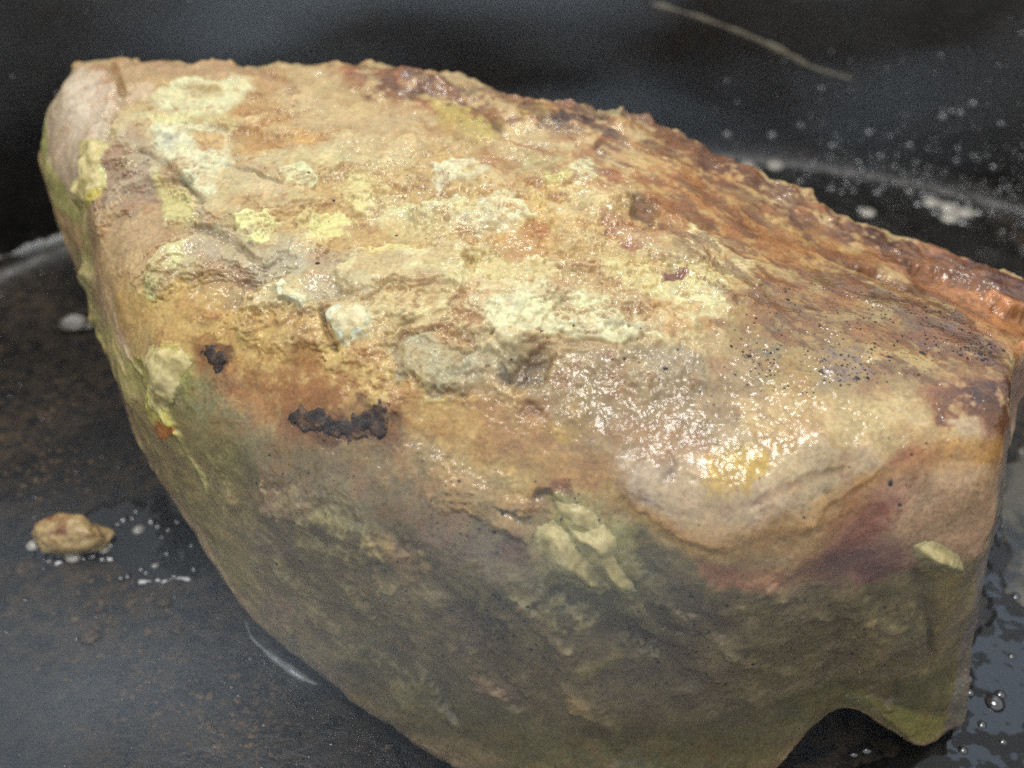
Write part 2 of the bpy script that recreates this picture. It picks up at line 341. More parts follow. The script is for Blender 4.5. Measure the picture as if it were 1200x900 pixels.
# areas of the surface in roast coordinates (length along, length round): (shape, points, width, colour, opacity, softness, raggedness, height, wetness, mottling)
PATCHES = [
(0,[(2.66,6.39),(5.55,6.9),(8.1,7.05),(10.61,7.74),(12.19,7.44),(14.38,7.9),(15.95,8.29),(17.43,7.86),(18.88,7.61),(20.35,7.99),(21.84,8.14),(24.18,7.47),(25.2,7.1),(26.56,7.2),(29.55,7.05),(29.18,0.41),(12.59,0.57),(5.86,3.08)],0,(134,122,84),1,0.45,0.5,0,None,None),
(0,[(6.62,6.39),(10.3,7.99),(11.14,7.39),(11.14,4.92),(10.98,1.89),(11.96,0.94),(9.56,0.6),(7.81,3.01)],0,(156,144,88),0.85,0.5,0.5,0,None,None),
(0,[(12.13,7.25),(15.74,8.22),(17.38,7.65),(18.46,7.13),(17.28,6.33),(14.38,5.64),(11.63,5.61)],0,(150,122,88),0.8,0.5,0.5,0,None,None),
(0,[(11.8,6.07),(15.69,6.15),(17.81,4.96),(17.95,1.66),(14.38,0.53),(11.25,0.62)],0,(130,120,80),0.7,0.6,0.6,0,None,None),
(0,[(18.46,7.13),(21.1,7.81),(22.86,7.47),(23.38,3.71),(20.13,1.89),(18.37,3.75)],0,(118,108,78),0.8,0.5,0.5,0,None,None),
(0,[(22.9,7.7),(25.45,6.67),(27.65,5.48),(28.46,0.41),(25.31,1.4),(23.26,2.19)],0,(118,112,80),0.8,0.4,0.4,0,0.5,None),
(0,[(7.25,8.73),(9.35,9.25),(11.41,9.64),(14.33,9.94),(15.74,9.64),(17.43,9.54),(18.97,9.74),(20.09,9.25),(20.39,8.47),(18.92,8.18),(17.43,8.41),(15.79,8.54),(14.38,8.06),(12.93,7.81),(11.14,7.92),(9.67,8.12),(7.98,7.86)],0,(214,172,106),0.9,0.4,0.35,0,0.35,None),
(0,[(8.44,9.03),(10.93,9.56),(13.16,9.5),(12.98,8.75),(11.41,8.2),(9.72,8.31)],0,(214,176,108),0.8,0.3,0.3,0,None,None),
(0,[(11.3,8.16),(12.98,8.75),(14.44,8.79),(14.22,8.16),(12.93,7.7),(11.52,7.47)],0,(184,130,82),0.7,0.25,0.3,0,None,(1, 0.35, 0.6)),
(0,[(12.98,8.33),(15.59,9.19),(15.59,8.64),(14,8.1)],0,(160,100,66),0.7,0.2,0.3,0,None,(1, 0.4, 0.6)),
(0,[(13.55,9.79),(15.69,10.13),(17.43,10.01),(16.7,9.32),(14.81,9.01)],0,(216,182,116),0.8,0.3,0.3,0,None,None),
(0,[(4.91,9.79),(7.13,13.88),(8.71,13.3),(10.45,11.71),(11.2,10.67),(9.83,9.85),(5.92,7.81)],0,(176,146,118),0.9,0.25,0.3,0,None,None),
(0,[(5.92,11.52),(7.75,13.71),(8.61,12.85),(7.98,11.55),(6.49,10.51)],0,(160,122,98),0.8,0.15,0.2,0,None,None),
(0,[(6.49,10.7),(8.33,12.5),(9.77,11.83),(8.98,10.7),(7.07,9.83)],0,(164,138,116),0.6,0.2,0.3,0,None,(1, 0.3, 0.6)),
(0,[(5.99,9.03),(9.41,11.49),(10.45,11.27),(10.04,10.18),(6.88,8.27)],0,(196,160,112),0.8,0.2,0.3,0,None,None),
(0,[(8.61,12.26),(9.98,12.09),(10.45,11.12),(9.25,10.84)],0,(206,190,126),0.8,0.15,0.2,0.08,None,None),
(0,[(1.86,11.64),(2.13,18.33),(5.61,18.48),(6.43,16.07),(6.24,13.3),(5.8,10.54),(5.02,8.54),(3.28,7.65),(1.98,7.88)],0,(206,180,148),1,0.2,0.15,0.1,0.8,None),
(0,[(3.82,18.2),(7.81,19.27),(11.25,19.38),(11.8,18.17),(9.62,17.88),(7.56,17.2),(5.49,16.51)],0,(190,150,108),0.85,0.2,0.25,0,0.6,None),
(0,[(5.49,16.07),(7.75,17.38),(7.98,16.19),(6.94,15.47),(5.61,14.53)],0,(212,178,142),0.7,0.12,0.2,0,0.8,None),
(0,[(1.88,12.54),(1.84,10.46),(2.7,8.6),(4.15,8.16),(5.14,8.08),(3.08,6.65),(2.01,7.23)],0,(196,190,116),1,0.12,0.1,0.05,None,None),
(0,[(7.5,17.51),(11.09,18.6),(11.85,17.51),(11.41,14.85),(8.66,16.27)],0,(196,158,104),0.8,0.2,0.25,0,None,None),
(0,[(7.81,16.51),(8.66,17.58),(9.88,18.04),(11.09,18.04),(11.25,17.38),(10.82,16.55),(10.19,15.77),(9.41,15.6),(8.5,15.02),(8.04,15.38)],0,(224,210,164),0.9,0.15,0.35,0.1,0.3,(1, 0.22, 0.4)),
(0,[(8.38,14.44),(9.62,15.29),(10.4,15.38),(10.82,14.67),(10.82,13.79),(10.77,12.96),(10.4,12.09),(9.88,12.19),(9.25,12.85),(8.44,13.26)],0,(226,214,174),0.95,0.12,0.3,0.12,0.3,(1, 0.2, 0.38)),
(0,[(8.04,14.93),(10.56,16.07),(10.66,15.25),(8.55,14.22)],0,(216,200,136),0.7,0.15,0.3,0,None,None),
(0,[(10.72,14.71),(10.66,14.49),(10.4,14.27),(10.04,14.14),(9.77,14.14),(9.62,14.27),(9.72,14.53),(9.98,14.76),(10.3,14.89),(10.61,14.85)],0,(214,160,92),0.6,0.1,0.2,0,None,None),
(0,[(10.19,14.09),(10.19,14.01),(10.09,13.92),(10.04,13.88),(9.93,13.88),(9.88,13.96),(9.93,14.09),(9.98,14.18),(10.09,14.22),(10.14,14.18)],0,(190,120,70),0.7,0.06,0.1,0,None,None),
(1,[(7.87,12.85),(8.5,12.78),(9.3,12.64),(9.83,12.3),(10.3,11.93)],0.16,(96,76,46),0.9,0.08,0.1,-0.16,None,None),
(1,[(8.98,12.82),(9.67,12.5),(10.09,12.09)],0.06,(60,46,30),0.7,0.05,0.05,-0.1,None,None),
(0,[(9.35,14.09),(9.35,13.71),(9.14,13.38),(8.88,13.26),(8.61,13.34),(8.44,13.63),(8.5,14.01),(8.71,14.36),(8.98,14.49),(9.25,14.4)],0,(168,160,150),0.7,0.15,0.2,0,None,(2, 0.4, 0.6)),
(0,[(10.3,16.39),(11.36,17.68),(12.25,16.88),(12.53,15.29),(12.02,14.22),(11.04,14.31)],0,(196,156,100),0.7,0.2,0.35,0,None,(1, 0.3, 0.55)),
(0,[(11.09,15.6),(13.27,15.2),(14.22,14.53),(13.21,13.67),(11.52,14.31)],0,(198,156,96),0.6,0.2,0.3,0,None,(1, 0.4, 0.6)),
(0,[(13.1,15.38),(13.04,15.11),(12.87,14.98),(12.59,14.93),(12.3,15.02),(12.19,15.2),(12.25,15.47),(12.47,15.64),(12.76,15.69),(12.98,15.56)],0,(212,156,76),0.8,0.1,0.2,0,None,None),
(0,[(11.58,17.58),(12.7,18.04),(14.05,17.71),(15.64,17.24),(16.4,16.63),(15.79,15.9),(14.7,15.86),(13.61,15.69),(12.36,15.86)],0,(202,172,126),1,0.15,0.15,-0.05,0.45,None),
(0,[(13.33,18.81),(14.16,18.66),(14.97,19.44),(15.64,19.27),(16.5,18.36),(16.89,17.44),(16.1,17.17),(14.97,17.38),(13.83,17.71)],0,(154,98,58),0.9,0.15,0.3,0.14,None,(1, 0.3, 0.52)),
(0,[(13.27,18.98),(13.72,19.13),(13.78,18.17),(13.44,18.07)],0,(160,86,48),0.8,0.08,0.1,0.1,None,None),
(0,[(14.16,18.78),(14.91,19.44),(15.38,19.38),(15.12,18.07),(14.49,17.91)],0,(170,108,74),0.7,0.1,0.15,0.12,None,None),
(0,[(15.59,17.71),(16.89,17.75),(17.52,17.51),(17.52,16.81),(16.7,16.27),(16.15,16.74)],0,(186,158,84),0.9,0.12,0.25,0.14,None,None),
(1,[(17.09,17.71),(17.43,17.31),(17.62,16.99)],0.2,(90,66,44),0.7,0.1,0.15,-0.1,None,None),
(1,[(15.43,17.03),(16.15,16.43),(16.99,16.39)],0.14,(128,90,40),0.7,0.08,0.12,-0.12,None,None),
(0,[(17.67,18.07),(18.51,18.33),(19.64,18.42),(19.51,17.51),(18.51,16.63),(17.76,16.59),(17.52,17.17)],0,(204,174,122),1,0.12,0.15,0,0.5,None),
(0,[(16.74,19.27),(18.23,19.47),(20.31,19.47),(21.1,19.47),(20.88,18.48),(19.38,18.48),(17.62,18.36)],0,(134,84,50),0.8,0.12,0.25,0,None,(1, 0.25, 0.5)),
(0,[(17.71,18.26),(18.32,18.63),(18.56,18.2),(17.95,17.88)],0,(190,170,84),0.8,0.08,0.15,0.1,None,None),
(0,[(19.87,19.44),(19.87,19.13),(19.78,18.84),(19.64,18.78),(19.55,18.84),(19.47,19.13),(19.47,19.44),(19.55,19.44),(19.69,19.44),(19.78,19.44)],0,(196,180,130),0.9,0.06,0.1,0.15,None,None),
(1,[(19.1,16.59),(19.51,17.41),(19.82,18.01)],0.2,(150,84,42),0.9,0.08,0.15,0,None,None),
(1,[(19.47,17.27),(19.73,17.91)],0.18,(142,74,40),0.9,0.06,0.1,0,None,None),
(1,[(17.62,16.7),(18.32,16.85),(18.51,16.63)],0.16,(166,104,56),0.8,0.08,0.15,0,None,None),
(0,[(10.88,12.19),(12.36,13.46),(14.11,15.34),(16.2,16.15),(17.81,16.31),(19.55,17.13),(21.54,16.66),(21.8,14.49),(20,13.26),(17.33,12.78),(14.97,11.87),(12.7,11.21)],0,(198,160,102),0.6,0.4,0.4,0,None,None),
(0,[(11.74,14.36),(13.5,14.89),(15.23,14.93),(15.89,14.85),(14.65,14.44),(12.53,14.01)],0,(206,180,120),0.7,0.15,0.3,0,None,None),
(0,[(15.79,14.93),(16.5,15.38),(17.18,15.6),(17.38,15.07),(16.89,14.58),(16.2,14.31)],0,(224,212,174),0.9,0.12,0.3,0.1,0.3,(1, 0.22, 0.42)),
(0,[(17.14,15.02),(17.14,14.93),(17.04,14.8),(16.89,14.76),(16.79,14.8),(16.74,14.89),(16.79,15.02),(16.84,15.11),(16.99,15.16),(17.09,15.16)],0,(214,190,130),0.6,0.06,0.1,0,None,None),
(0,[(13.89,13.79),(14.27,14.22),(15.12,14.22),(15.07,13.71),(14.7,13.03),(14.33,12.85),(14,13.11)],0,(222,202,142),0.9,0.1,0.25,0.2,0.25,None),
(0,[(12.3,13.79),(12.81,14.09),(13.44,13.79),(13.33,13.42),(12.59,13.3)],0,(224,216,164),1,0.08,0.2,0.12,None,None),
(0,[(11.3,11.83),(12.08,12.33),(12.59,12.13),(12.47,11.49),(11.74,11.18)],0,(226,212,146),1,0.08,0.25,0.12,None,None),
(0,[(12.76,12.4),(14,12.82),(14.44,12.64),(14.05,12.19),(13.04,11.87)],0,(222,206,140),0.9,0.08,0.3,0.1,None,None),
(0,[(10.88,13.71),(12.08,13.75),(12.7,12.78),(11.74,12.78)],0,(198,160,118),0.8,0.12,0.2,0,None,None),
(1,[(10.82,13.5),(11.63,13.46),(12.36,13.34)],0.14,(120,92,60),0.7,0.08,0.1,-0.12,None,None),
(1,[(10.93,14.09),(11.36,14.36)],0.12,(110,92,50),0.7,0.06,0.08,-0.08,None,None),
(0,[(14.6,13.3),(16,13.88),(18,14.49),(18.56,14.27),(17.86,13.67),(16.1,13.11),(14.65,12.78)],0,(224,208,156),0.9,0.12,0.35,0.1,None,(1, 0.2, 0.45)),
(0,[(17.23,14.14),(18.14,14.67),(18.37,14.22),(17.86,13.5),(17.04,13),(16.7,13.07)],0,(222,210,172),0.85,0.12,0.3,0.08,None,(1, 0.25, 0.45)),
(0,[(15.07,12.74),(16.5,13.34),(16.55,12.78),(15.33,12.33)],0,(206,180,126),0.8,0.1,0.25,0,None,None),
(0,[(17.62,16.23),(18.74,16.55),(18.97,16.07),(18.28,15.42),(17.71,15.38)],0,(190,178,130),0.8,0.15,0.3,0,None,(1, 0.3, 0.55)),
(0,[(18.6,15.77),(19.1,16.15),(19.1,15.38),(18.74,15.25)],0,(214,198,116),0.8,0.12,0.2,0,None,None),
(0,[(19.06,16.23),(19.42,16.88),(19.73,16.47),(19.55,15.6),(19.2,15.42)],0,(224,210,160),1,0.08,0.2,0.1,None,None),
(0,[(20.17,16.51),(20.17,16.31),(20.09,16.15),(19.95,16.07),(19.82,16.11),(19.78,16.27),(19.78,16.47),(19.87,16.66),(20,16.74),(20.13,16.7)],0,(170,104,60),0.85,0.1,0.15,0,None,None),
(0,[(20,15.64),(19.95,15.47),(19.82,15.29),(19.69,15.25),(19.55,15.25),(19.51,15.38),(19.51,15.56),(19.64,15.69),(19.78,15.77),(19.91,15.77)],0,(184,124,70),0.7,0.1,0.15,0,None,None),
(0,[(18.37,14.67),(19.38,15.34),(19.82,14.85),(19.15,14.22),(18.51,14.14)],0,(220,190,120),0.7,0.12,0.3,0,None,(1, 0.3, 0.5)),
(0,[(19.82,14.67),(20.39,14.67),(21.01,14.44),(21.15,14.09),(20.61,13.67),(20.09,14.09)],0,(158,92,66),0.95,0.08,0.2,0,None,None),
(0,[(18.42,14.09),(18.79,13.96),(19.01,13.63),(18.74,13.38)],0,(176,110,72),0.85,0.08,0.15,0,None,None),
(0,[(18.79,14.09),(19.82,14.58),(20.22,13.88),(19.6,13.34),(18.88,13.26)],0,(206,172,116),0.8,0.12,0.2,0,0.3,None),
(0,[(10.4,10.95),(11.52,11.46),(12.47,11.39),(14.16,11.64),(14.11,10.95),(13.1,10.33),(12.02,9.96),(11.09,10.15)],0,(168,140,112),0.7,0.2,0.35,-0.12,None,None),
(0,[(11.96,10.95),(13.04,11.3),(13.83,11.1),(13.27,10.59),(12.19,10.35)],0,(180,166,142),0.5,0.2,0.3,0,None,None),
(1,[(10.35,11.07),(11.47,11.15),(12.36,10.81)],0.2,(126,90,66),0.8,0.12,0.15,-0.16,None,None),
(0,[(9.56,10.2),(10.3,10.64),(10.09,9.74),(9.41,8.99),(9.04,8.92)],0,(222,204,142),0.9,0.08,0.25,0.1,None,None),
(0,[(6.94,8.52),(8.77,9.64),(9.56,9.64),(8.5,8.58),(7.13,7.86)],0,(208,172,122),0.8,0.15,0.2,0,0.3,None),
(0,[(12.81,10.23),(12.98,10.41),(13.27,10.28),(13.61,10.35),(13.55,10.08),(13.21,10.03),(12.93,10.06)],0,(226,216,184),1,0.05,0.08,0.2,0.15,None),
(0,[(14,10.08),(14.33,10.38),(14.7,10.41),(15.07,10.35),(14.97,9.92),(14.54,9.62),(14.22,9.79)],0,(216,212,184),1,0.05,0.12,0.16,0.1,None),
(0,[(13.44,10.59),(14.27,10.89),(14.49,10.64),(14,10.28),(13.61,10.35)],0,(176,150,118),0.8,0.08,0.15,-0.08,None,None),
(1,[(13.89,10.15),(14.05,9.74),(14.33,9.54)],0.12,(104,80,56),0.7,0.06,0.08,-0.12,None,None),
(0,[(14.16,11.21),(14.97,11.77),(16.15,12.3),(17.33,12.85),(18.51,13.03),(19.06,12.89),(19.29,12.5),(18.92,11.96),(18.18,11.71),(17.43,11.36),(16.65,11.1),(15.89,10.67),(15.28,10.67),(14.49,10.75)],0,(216,192,140),0.9,0.09,0.35,0.16,0.3,(1, 0.2, 0.4)),
(0,[(17.43,11.12),(18.18,11.67),(18.92,12.13),(19.87,12.23),(20.61,12.09),(21.45,11.96),(20.97,11.55),(20.09,11.36),(19.33,11.27),(18.56,10.98),(17.9,10.78),(17.52,10.81)],0,(224,208,164),0.95,0.09,0.3,0.18,0.3,(1, 0.18, 0.36)),
(0,[(18.56,11.96),(19.69,12.16),(20.44,12.13),(20.09,11.71),(19.15,11.36),(18.46,11.36)],0,(232,218,168),0.8,0.15,0.2,0,None,None),
(0,[(15.89,10.62),(16.65,10.98),(17.43,11.01),(17.67,10.73),(17.14,10.38),(16.45,10.35),(16,10.3)],0,(210,180,130),0.9,0.08,0.25,0.1,None,None),
(0,[(15.74,10.11),(16.3,10.46),(17.04,10.51),(17.62,10.51),(18.28,10.7),(18.04,10.23),(17.67,9.87),(16.99,9.6),(16.25,9.4),(15.74,9.58)],0,(186,168,130),0.9,0.15,0.4,0.05,0.25,None),
(0,[(16.3,10.06),(17.43,10.25),(17.43,9.85),(16.5,9.56)],0,(196,184,150),0.6,0.2,0.3,0,None,None),
(1,[(15.69,10.15),(16.65,10.67),(17.43,10.51),(17.71,10.73)],0.12,(150,112,70),0.7,0.06,0.15,-0.1,None,None),
(1,[(15.69,10.03),(15.79,9.62),(16.2,9.34),(17.09,9.56),(17.71,9.85)],0.12,(140,108,74),0.5,0.1,0.2,-0.07,None,None),
(0,[(17.9,10.06),(18.18,10.51),(18.74,10.78),(19.15,10.64),(18.97,10.28),(18.37,9.96)],0,(120,94,66),0.9,0.1,0.15,-0.2,None,None),  # shade in the gap painted as dark brown
(0,[(18.18,10.84),(19.33,11.21),(20.48,11.39),(21.63,11.9),(21.23,11.27),(20.09,10.81),(19.15,10.64)],0,(184,154,112),0.85,0.15,0.3,0,None,None),
(1,[(20.09,11.77),(20.84,11.83),(21.1,11.74)],0.08,(104,92,76),0.7,0.05,0.08,0,None,None),
(0,[(18.14,10.18),(18.09,10.11),(18.04,10.06),(17.95,10.03),(17.9,10.06),(17.86,10.11),(17.9,10.2),(17.95,10.25),(18.04,10.28),(18.09,10.23)],0,(80,70,62),0.8,0.06,0.08,0,None,None),
(0,[(14.44,11.04),(15.28,11.01),(15.07,10.64),(14.38,10.62)],0,(186,150,110),0.7,0.1,0.2,0,None,None),
(0,[(16.65,11.42),(17.38,11.83),(18.18,11.87),(17.81,11.42),(16.84,11.15)],0,(204,166,120),0.7,0.12,0.25,0,None,None),
(1,[(17.09,11.04),(17.33,10.92),(17.52,10.84)],0.16,(176,116,70),0.8,0.1,0.12,0,None,None),
(0,[(14.54,11.74),(15.54,12.23),(16,12.16),(15.02,11.61)],0,(224,196,112),0.8,0.1,0.25,0,None,None),
(0,[(20.44,18.75),(22.22,19.04),(23.3,18.33),(25.38,17.61),(26.34,17.34),(25.49,15.02),(23.66,14.58),(22.22,14.18),(21.06,14.05),(20.44,15.81)],0,(190,150,92),0.9,0.3,0.4,0,0.4,None),
(0,[(20.48,17.81),(21.76,18.14),(22.58,17.65),(22.22,16.07),(21.28,15.34),(20.61,15.94)],0,(166,104,56),0.7,0.15,0.35,0,None,(1, 0.35, 0.55)),
(0,[(20.44,15.81),(21.28,15.73),(20.92,14.98),(20.48,15.02)],0,(96,62,36),0.8,0.1,0.2,-0.1,None,None),
(0,[(21.23,17.51),(23.42,17.2),(24.69,16.47),(23.58,15.64),(21.97,16.31)],0,(176,110,58),0.85,0.2,0.35,0,None,(1, 0.35, 0.55)),
(0,[(22.3,15.16),(23.54,16.19),(24.77,15.51),(25.52,14.58),(24.42,14.31),(23.1,14.67)],0,(172,106,52),0.8,0.15,0.3,0,None,(1, 0.35, 0.55)),
(0,[(21.28,15.42),(22.62,15.73),(23.62,15.25),(22.94,14.4),(21.8,14.49)],0,(226,204,154),0.9,0.12,0.3,0.05,0.4,None),
(0,[(20.39,17.24),(21.15,17.98),(21.41,17.48),(20.75,16.59)],0,(214,186,126),0.8,0.12,0.25,0,None,None),
(0,[(22.7,16.95),(23.86,17.17),(24.69,16.74),(24.02,16.35),(23.14,16.31)],0,(150,84,46),0.8,0.1,0.25,0,None,(1, 0.3, 0.5)),
(1,[(21.67,15.51),(22.5,15.29),(23.62,15.25),(25.31,14.71),(26.24,14.18)],0.22,(216,190,130),0.8,0.15,0.2,0.12,None,None),
(0,[(19.95,13.34),(21.1,13.67),(22.78,14.36),(23.7,13.92),(23.02,13.18),(21.58,13.03),(20.39,12.92)],0,(222,200,138),0.85,0.15,0.3,0,None,None),
(0,[(21.32,13.54),(21.89,13.92),(21.97,13.75),(21.41,13.38)],0,(128,62,56),0.9,0.05,0.08,0,None,None),
(0,[(21.54,13.38),(22.62,13.96),(23.02,13.46),(22.34,12.6),(21.67,12.64)],0,(224,208,156),0.8,0.12,0.3,0,None,None),
(0,[(21.19,12.64),(21.93,13.22),(22.86,13.03),(22.54,12.36),(21.63,12.09)],0,(206,150,86),0.6,0.15,0.3,0,None,(1, 0.35, 0.55)),
(0,[(22.82,13.92),(24.22,14.22),(24.8,13.15),(23.74,12.67),(23.02,13.07)],0,(184,124,70),0.7,0.15,0.35,0,0.5,(1, 0.35, 0.6)),
(0,[(20.31,19.44),(21.45,19.47),(22.54,19.44),(23.58,19.41),(24.5,18.84),(25.45,19.3),(26.84,18.78),(26.5,17.68),(25.38,17.61),(24.18,17.68),(22.94,17.95),(21.67,18.48)],0,(124,70,44),0.95,0.18,0.3,0,None,(1, 0.3, 0.5)),
(0,[(24.34,16.15),(25.06,17.1),(25.8,16.92),(26,15.9),(25.31,15.16),(24.57,15.2)],0,(128,104,78),0.8,0.12,0.25,0,None,(2, 0.35, 0.55)),
(0,[(25.9,18.26),(26.98,19.07),(27.97,19.33),(28.98,19.33),(31.58,19.15),(29.59,13.18),(27.87,15.16),(26.93,16.39),(25.97,17.06)],0,(178,112,68),1,0.15,0.25,0,0.9,None),
(0,[(26.84,18.93),(27.95,19.33),(29.11,18.9),(29.5,17.06),(28.1,17.81),(27.22,18.07)],0,(150,72,62),0.85,0.2,0.25,0,1,(1, 0.3, 0.52)),
(0,[(27.25,17.61),(28.28,17.78),(29.13,16.99),(28.81,15.69),(27.65,16.31)],0,(204,138,76),0.8,0.15,0.2,0,0.8,None),
(0,[(27.81,16.55),(29.3,15.86),(31.08,17.95),(29.22,13.63),(28.25,14.93)],0,(212,180,128),0.85,0.12,0.2,0,0.8,None),
(1,[(25.83,16.07),(26.56,15.73),(27.48,15.94),(28.25,14.58),(28.98,14.05)],0.14,(104,56,40),0.7,0.08,0.1,-0.22,None,None),
(0,[(23.3,14.4),(24.77,15.51),(26.4,15.6),(27.84,15.86),(28.97,14.18),(29.18,11.55),(26.96,11.07),(25.45,10.75),(24.02,10.87),(23.06,11.52),(22.86,12.89)],0,(164,132,82),0.9,0.3,0.35,0,0.9,None),
(0,[(26.59,14.62),(27.87,15.02),(28.98,13.46),(28.53,12.3),(27.33,12.78),(26.62,12.96)],0,(118,98,96),0.9,0.12,0.25,0,1,(2, 0.25, 0.5)),
(0,[(25.7,14.89),(26.56,15.73),(26.96,14.58),(26.24,13.5),(25.7,13.75)],0,(146,128,100),0.8,0.12,0.25,0,1,(2, 0.3, 0.5)),
(0,[(24.8,12.26),(25.7,12.47),(26.04,11.71),(25.66,10.95),(24.77,11.18)],0,(142,122,112),0.75,0.15,0.25,0,1,(2, 0.3, 0.55)),
(0,[(23.22,12.4),(23.94,12.54),(23.98,11.64),(23.46,11.52)],0,(130,118,96),0.7,0.12,0.25,0,0.8,(2, 0.3, 0.5)),
(0,[(25.9,13),(27.33,12.78),(27.16,11.74),(25.87,12)],0,(196,168,112),0.8,0.15,0.2,0,0.8,None),
(0,[(18.56,10.13),(20.09,10.98),(21.63,11.8),(23.22,12.09),(23.7,11.1),(23.02,10.51),(21.23,9.9),(20.09,9.1),(18.97,9.15)],0,(176,146,106),0.9,0.25,0.3,0,0.8,None),
(0,[(21.06,11.36),(22.01,11.96),(22.54,11.61),(21.97,10.75),(21.23,10.59)],0,(160,142,118),0.5,0.25,0.3,0,0.6,None),
(0,[(17.43,9.7),(18.97,9.96),(20.09,9.25),(20.04,8.51),(18.56,8.47),(17.43,8.79)],0,(198,152,98),0.8,0.25,0.3,0,0.7,None),
(0,[(18.74,9.54),(19.73,9.9),(19.91,9.58),(19.33,9.23)],0,(206,164,84),0.8,0.12,0.2,0,0.8,None),
(0,[(18.18,8.84),(19.33,9.08),(20.44,8.92),(20.31,8.29),(19.29,8.33)],0,(196,150,84),0.8,0.15,0.25,0,0.9,None),
(0,[(18.88,9.76),(18.83,9.66),(18.69,9.6),(18.51,9.56),(18.37,9.58),(18.32,9.64),(18.37,9.72),(18.51,9.81),(18.69,9.85),(18.83,9.83)],0,(140,96,58),0.7,0.1,0.15,-0.12,None,None),
(0,[(20.48,8.93),(20.75,9.32),(21.8,10.08),(22.86,10.67),(24.18,10.38),(25.63,9.74),(26.2,9.23),(25.49,8.93),(24.54,8.71),(23.62,8.51),(22.74,8.45),(21.89,8.49),(20.88,8.51)],0,(206,174,134),1,0.12,0.15,0.1,0.9,None),
(0,[(20.75,9.25),(21.67,9.79),(21.76,9.54),(21.19,8.79),(20.7,8.81)],0,(204,178,152),0.7,0.2,0.2,0,0.9,None),
(0,[(22.5,10.3),(23.34,10.35),(23.66,9.87),(23.3,9.58),(22.62,9.56),(22.42,9.92)],0,(212,170,78),0.9,0.12,0.25,0,0.9,None),
(0,[(23.34,10.64),(24.18,10.38),(24.1,9.92),(23.58,9.96)],0,(196,150,88),0.7,0.12,0.25,0,0.9,None),
(1,[(20.88,8.51),(21.89,8.6),(22.74,8.58),(23.62,8.66),(24.73,8.81)],0.35,(206,160,92),0.8,0.2,0.15,0.06,0.9,None),
(1,[(20.44,8.56),(21.15,8.43),(21.89,8.35),(22.74,8.33)],0.22,(204,170,92),0.7,0.1,0.12,0,0.7,None),
(1,[(21.67,9.87),(21.8,9.66),(21.58,9.36)],0.06,(136,104,80),0.7,0.05,0.05,-0.08,None,None),
(1,[(22.46,9.14),(23.3,9.27),(24.34,9.36),(25.17,9.36)],0.16,(170,124,86),0.5,0.15,0.12,-0.04,None,None),
(0,[(23.7,10.92),(25.45,10.75),(26.93,10.38),(27.13,9.72),(26.2,9.5),(24.73,10.03),(23.66,10.51)],0,(210,178,128),0.9,0.2,0.25,0,0.7,None),
(0,[(23.02,11.15),(23.9,11.36),(25.1,10.81),(24.73,10.38),(23.34,10.64)],0,(204,168,116),0.8,0.15,0.25,0,1,None),
(0,[(26.87,10.95),(27.67,11.24),(29.64,11.04),(29.6,8.71),(28.2,9.42),(27.22,9.83)],0,(146,72,44),0.9,0.15,0.25,0,0.9,(1, 0.22, 0.46)),
(0,[(27.51,11.24),(29.6,11.71),(29.68,9.72),(27.81,10.38)],0,(108,46,34),0.85,0.15,0.25,0,0.9,(1, 0.25, 0.46)),
(0,[(27.48,9.9),(28.18,9.92),(28.39,9.4),(27.84,9.27)],0,(208,176,136),0.9,0.1,0.15,0,0.9,None),
(0,[(26.2,9.23),(26.68,9.32),(27.16,9.04),(26.96,8.84),(26.4,9.03)],0,(132,48,36),0.95,0.08,0.12,0.04,1,None),
(0,[(25.45,9.17),(26.4,9.08),(27.65,9.28),(29.15,9.04),(29.55,8.22),(27.33,8.66),(26.24,8.81),(25.2,8.68)],0,(206,150,82),0.85,0.12,0.15,0,0.6,None),
(0,[(24.73,8.66),(25.66,8.95),(26.59,8.73),(26.68,7.95),(25.87,7.63),(24.77,7.97)],0,(150,92,76),0.7,0.4,0.3,0,None,None),
(0,[(26.43,8.81),(27.51,8.66),(29.17,8.43),(28.67,6.73),(26.9,6.6),(26.4,7.7)],0,(204,164,124),0.9,0.2,0.2,0,0.35,None),
(0,[(22.22,8.2),(24.18,7.9),(24.77,8.16),(25.02,7.44),(23.62,7.58),(22.38,7.81)],0,(188,132,96),0.8,0.15,0.15,0,None,None),
(0,[(24.77,8.16),(26.4,7.7),(26.9,6.6),(25.45,6.67),(24.54,7.3)],0,(132,88,84),0.8,0.25,0.2,0,None,None),
(0,[(29.74,11.83),(30.9,15.11),(29.53,7.99),(29.67,0.94),(28.65,0.38),(28.46,0.91),(29.35,4.85),(29.47,7.92)],0,(150,138,140),0.95,0.15,0.15,0,1,None),
(0,[(25.02,1.86),(27.07,1.73),(28.44,1.05),(28.1,0.43),(26.81,0.78)],0,(178,164,96),0.8,0.12,0.15,0,0.4,None),
(0,[(26.9,6.49),(28.08,6.39),(28.18,4.03),(27.48,2.92)],0,(142,124,66),0.6,0.2,0.2,0,None,None),
(0,[(4.53,11.1),(5.68,12.36),(6.43,12.13),(6.24,10.89),(6.49,10.51),(5.74,9.1),(4.58,8.22),(4.97,9.64)],0,(208,200,128),1,0.08,0.2,0.2,None,None),
(0,[(4.64,8.68),(6.05,10.54),(6.56,9.81),(5.19,8.54),(4.47,8.14)],0,(216,190,92),0.9,0.08,0.15,0.14,None,None),
(1,[(5.19,8.54),(5.68,7.63),(4.75,6.2),(4.26,4.99),(4.69,4.85)],0.55,(184,176,110),0.95,0.15,0.3,0.12,None,None),
(0,[(4.2,5.16),(7.56,7.42),(8.5,7.1),(8.93,6.54),(7.87,5.98),(5.19,4.89)],0,(178,168,106),0.9,0.15,0.25,0.06,None,None),
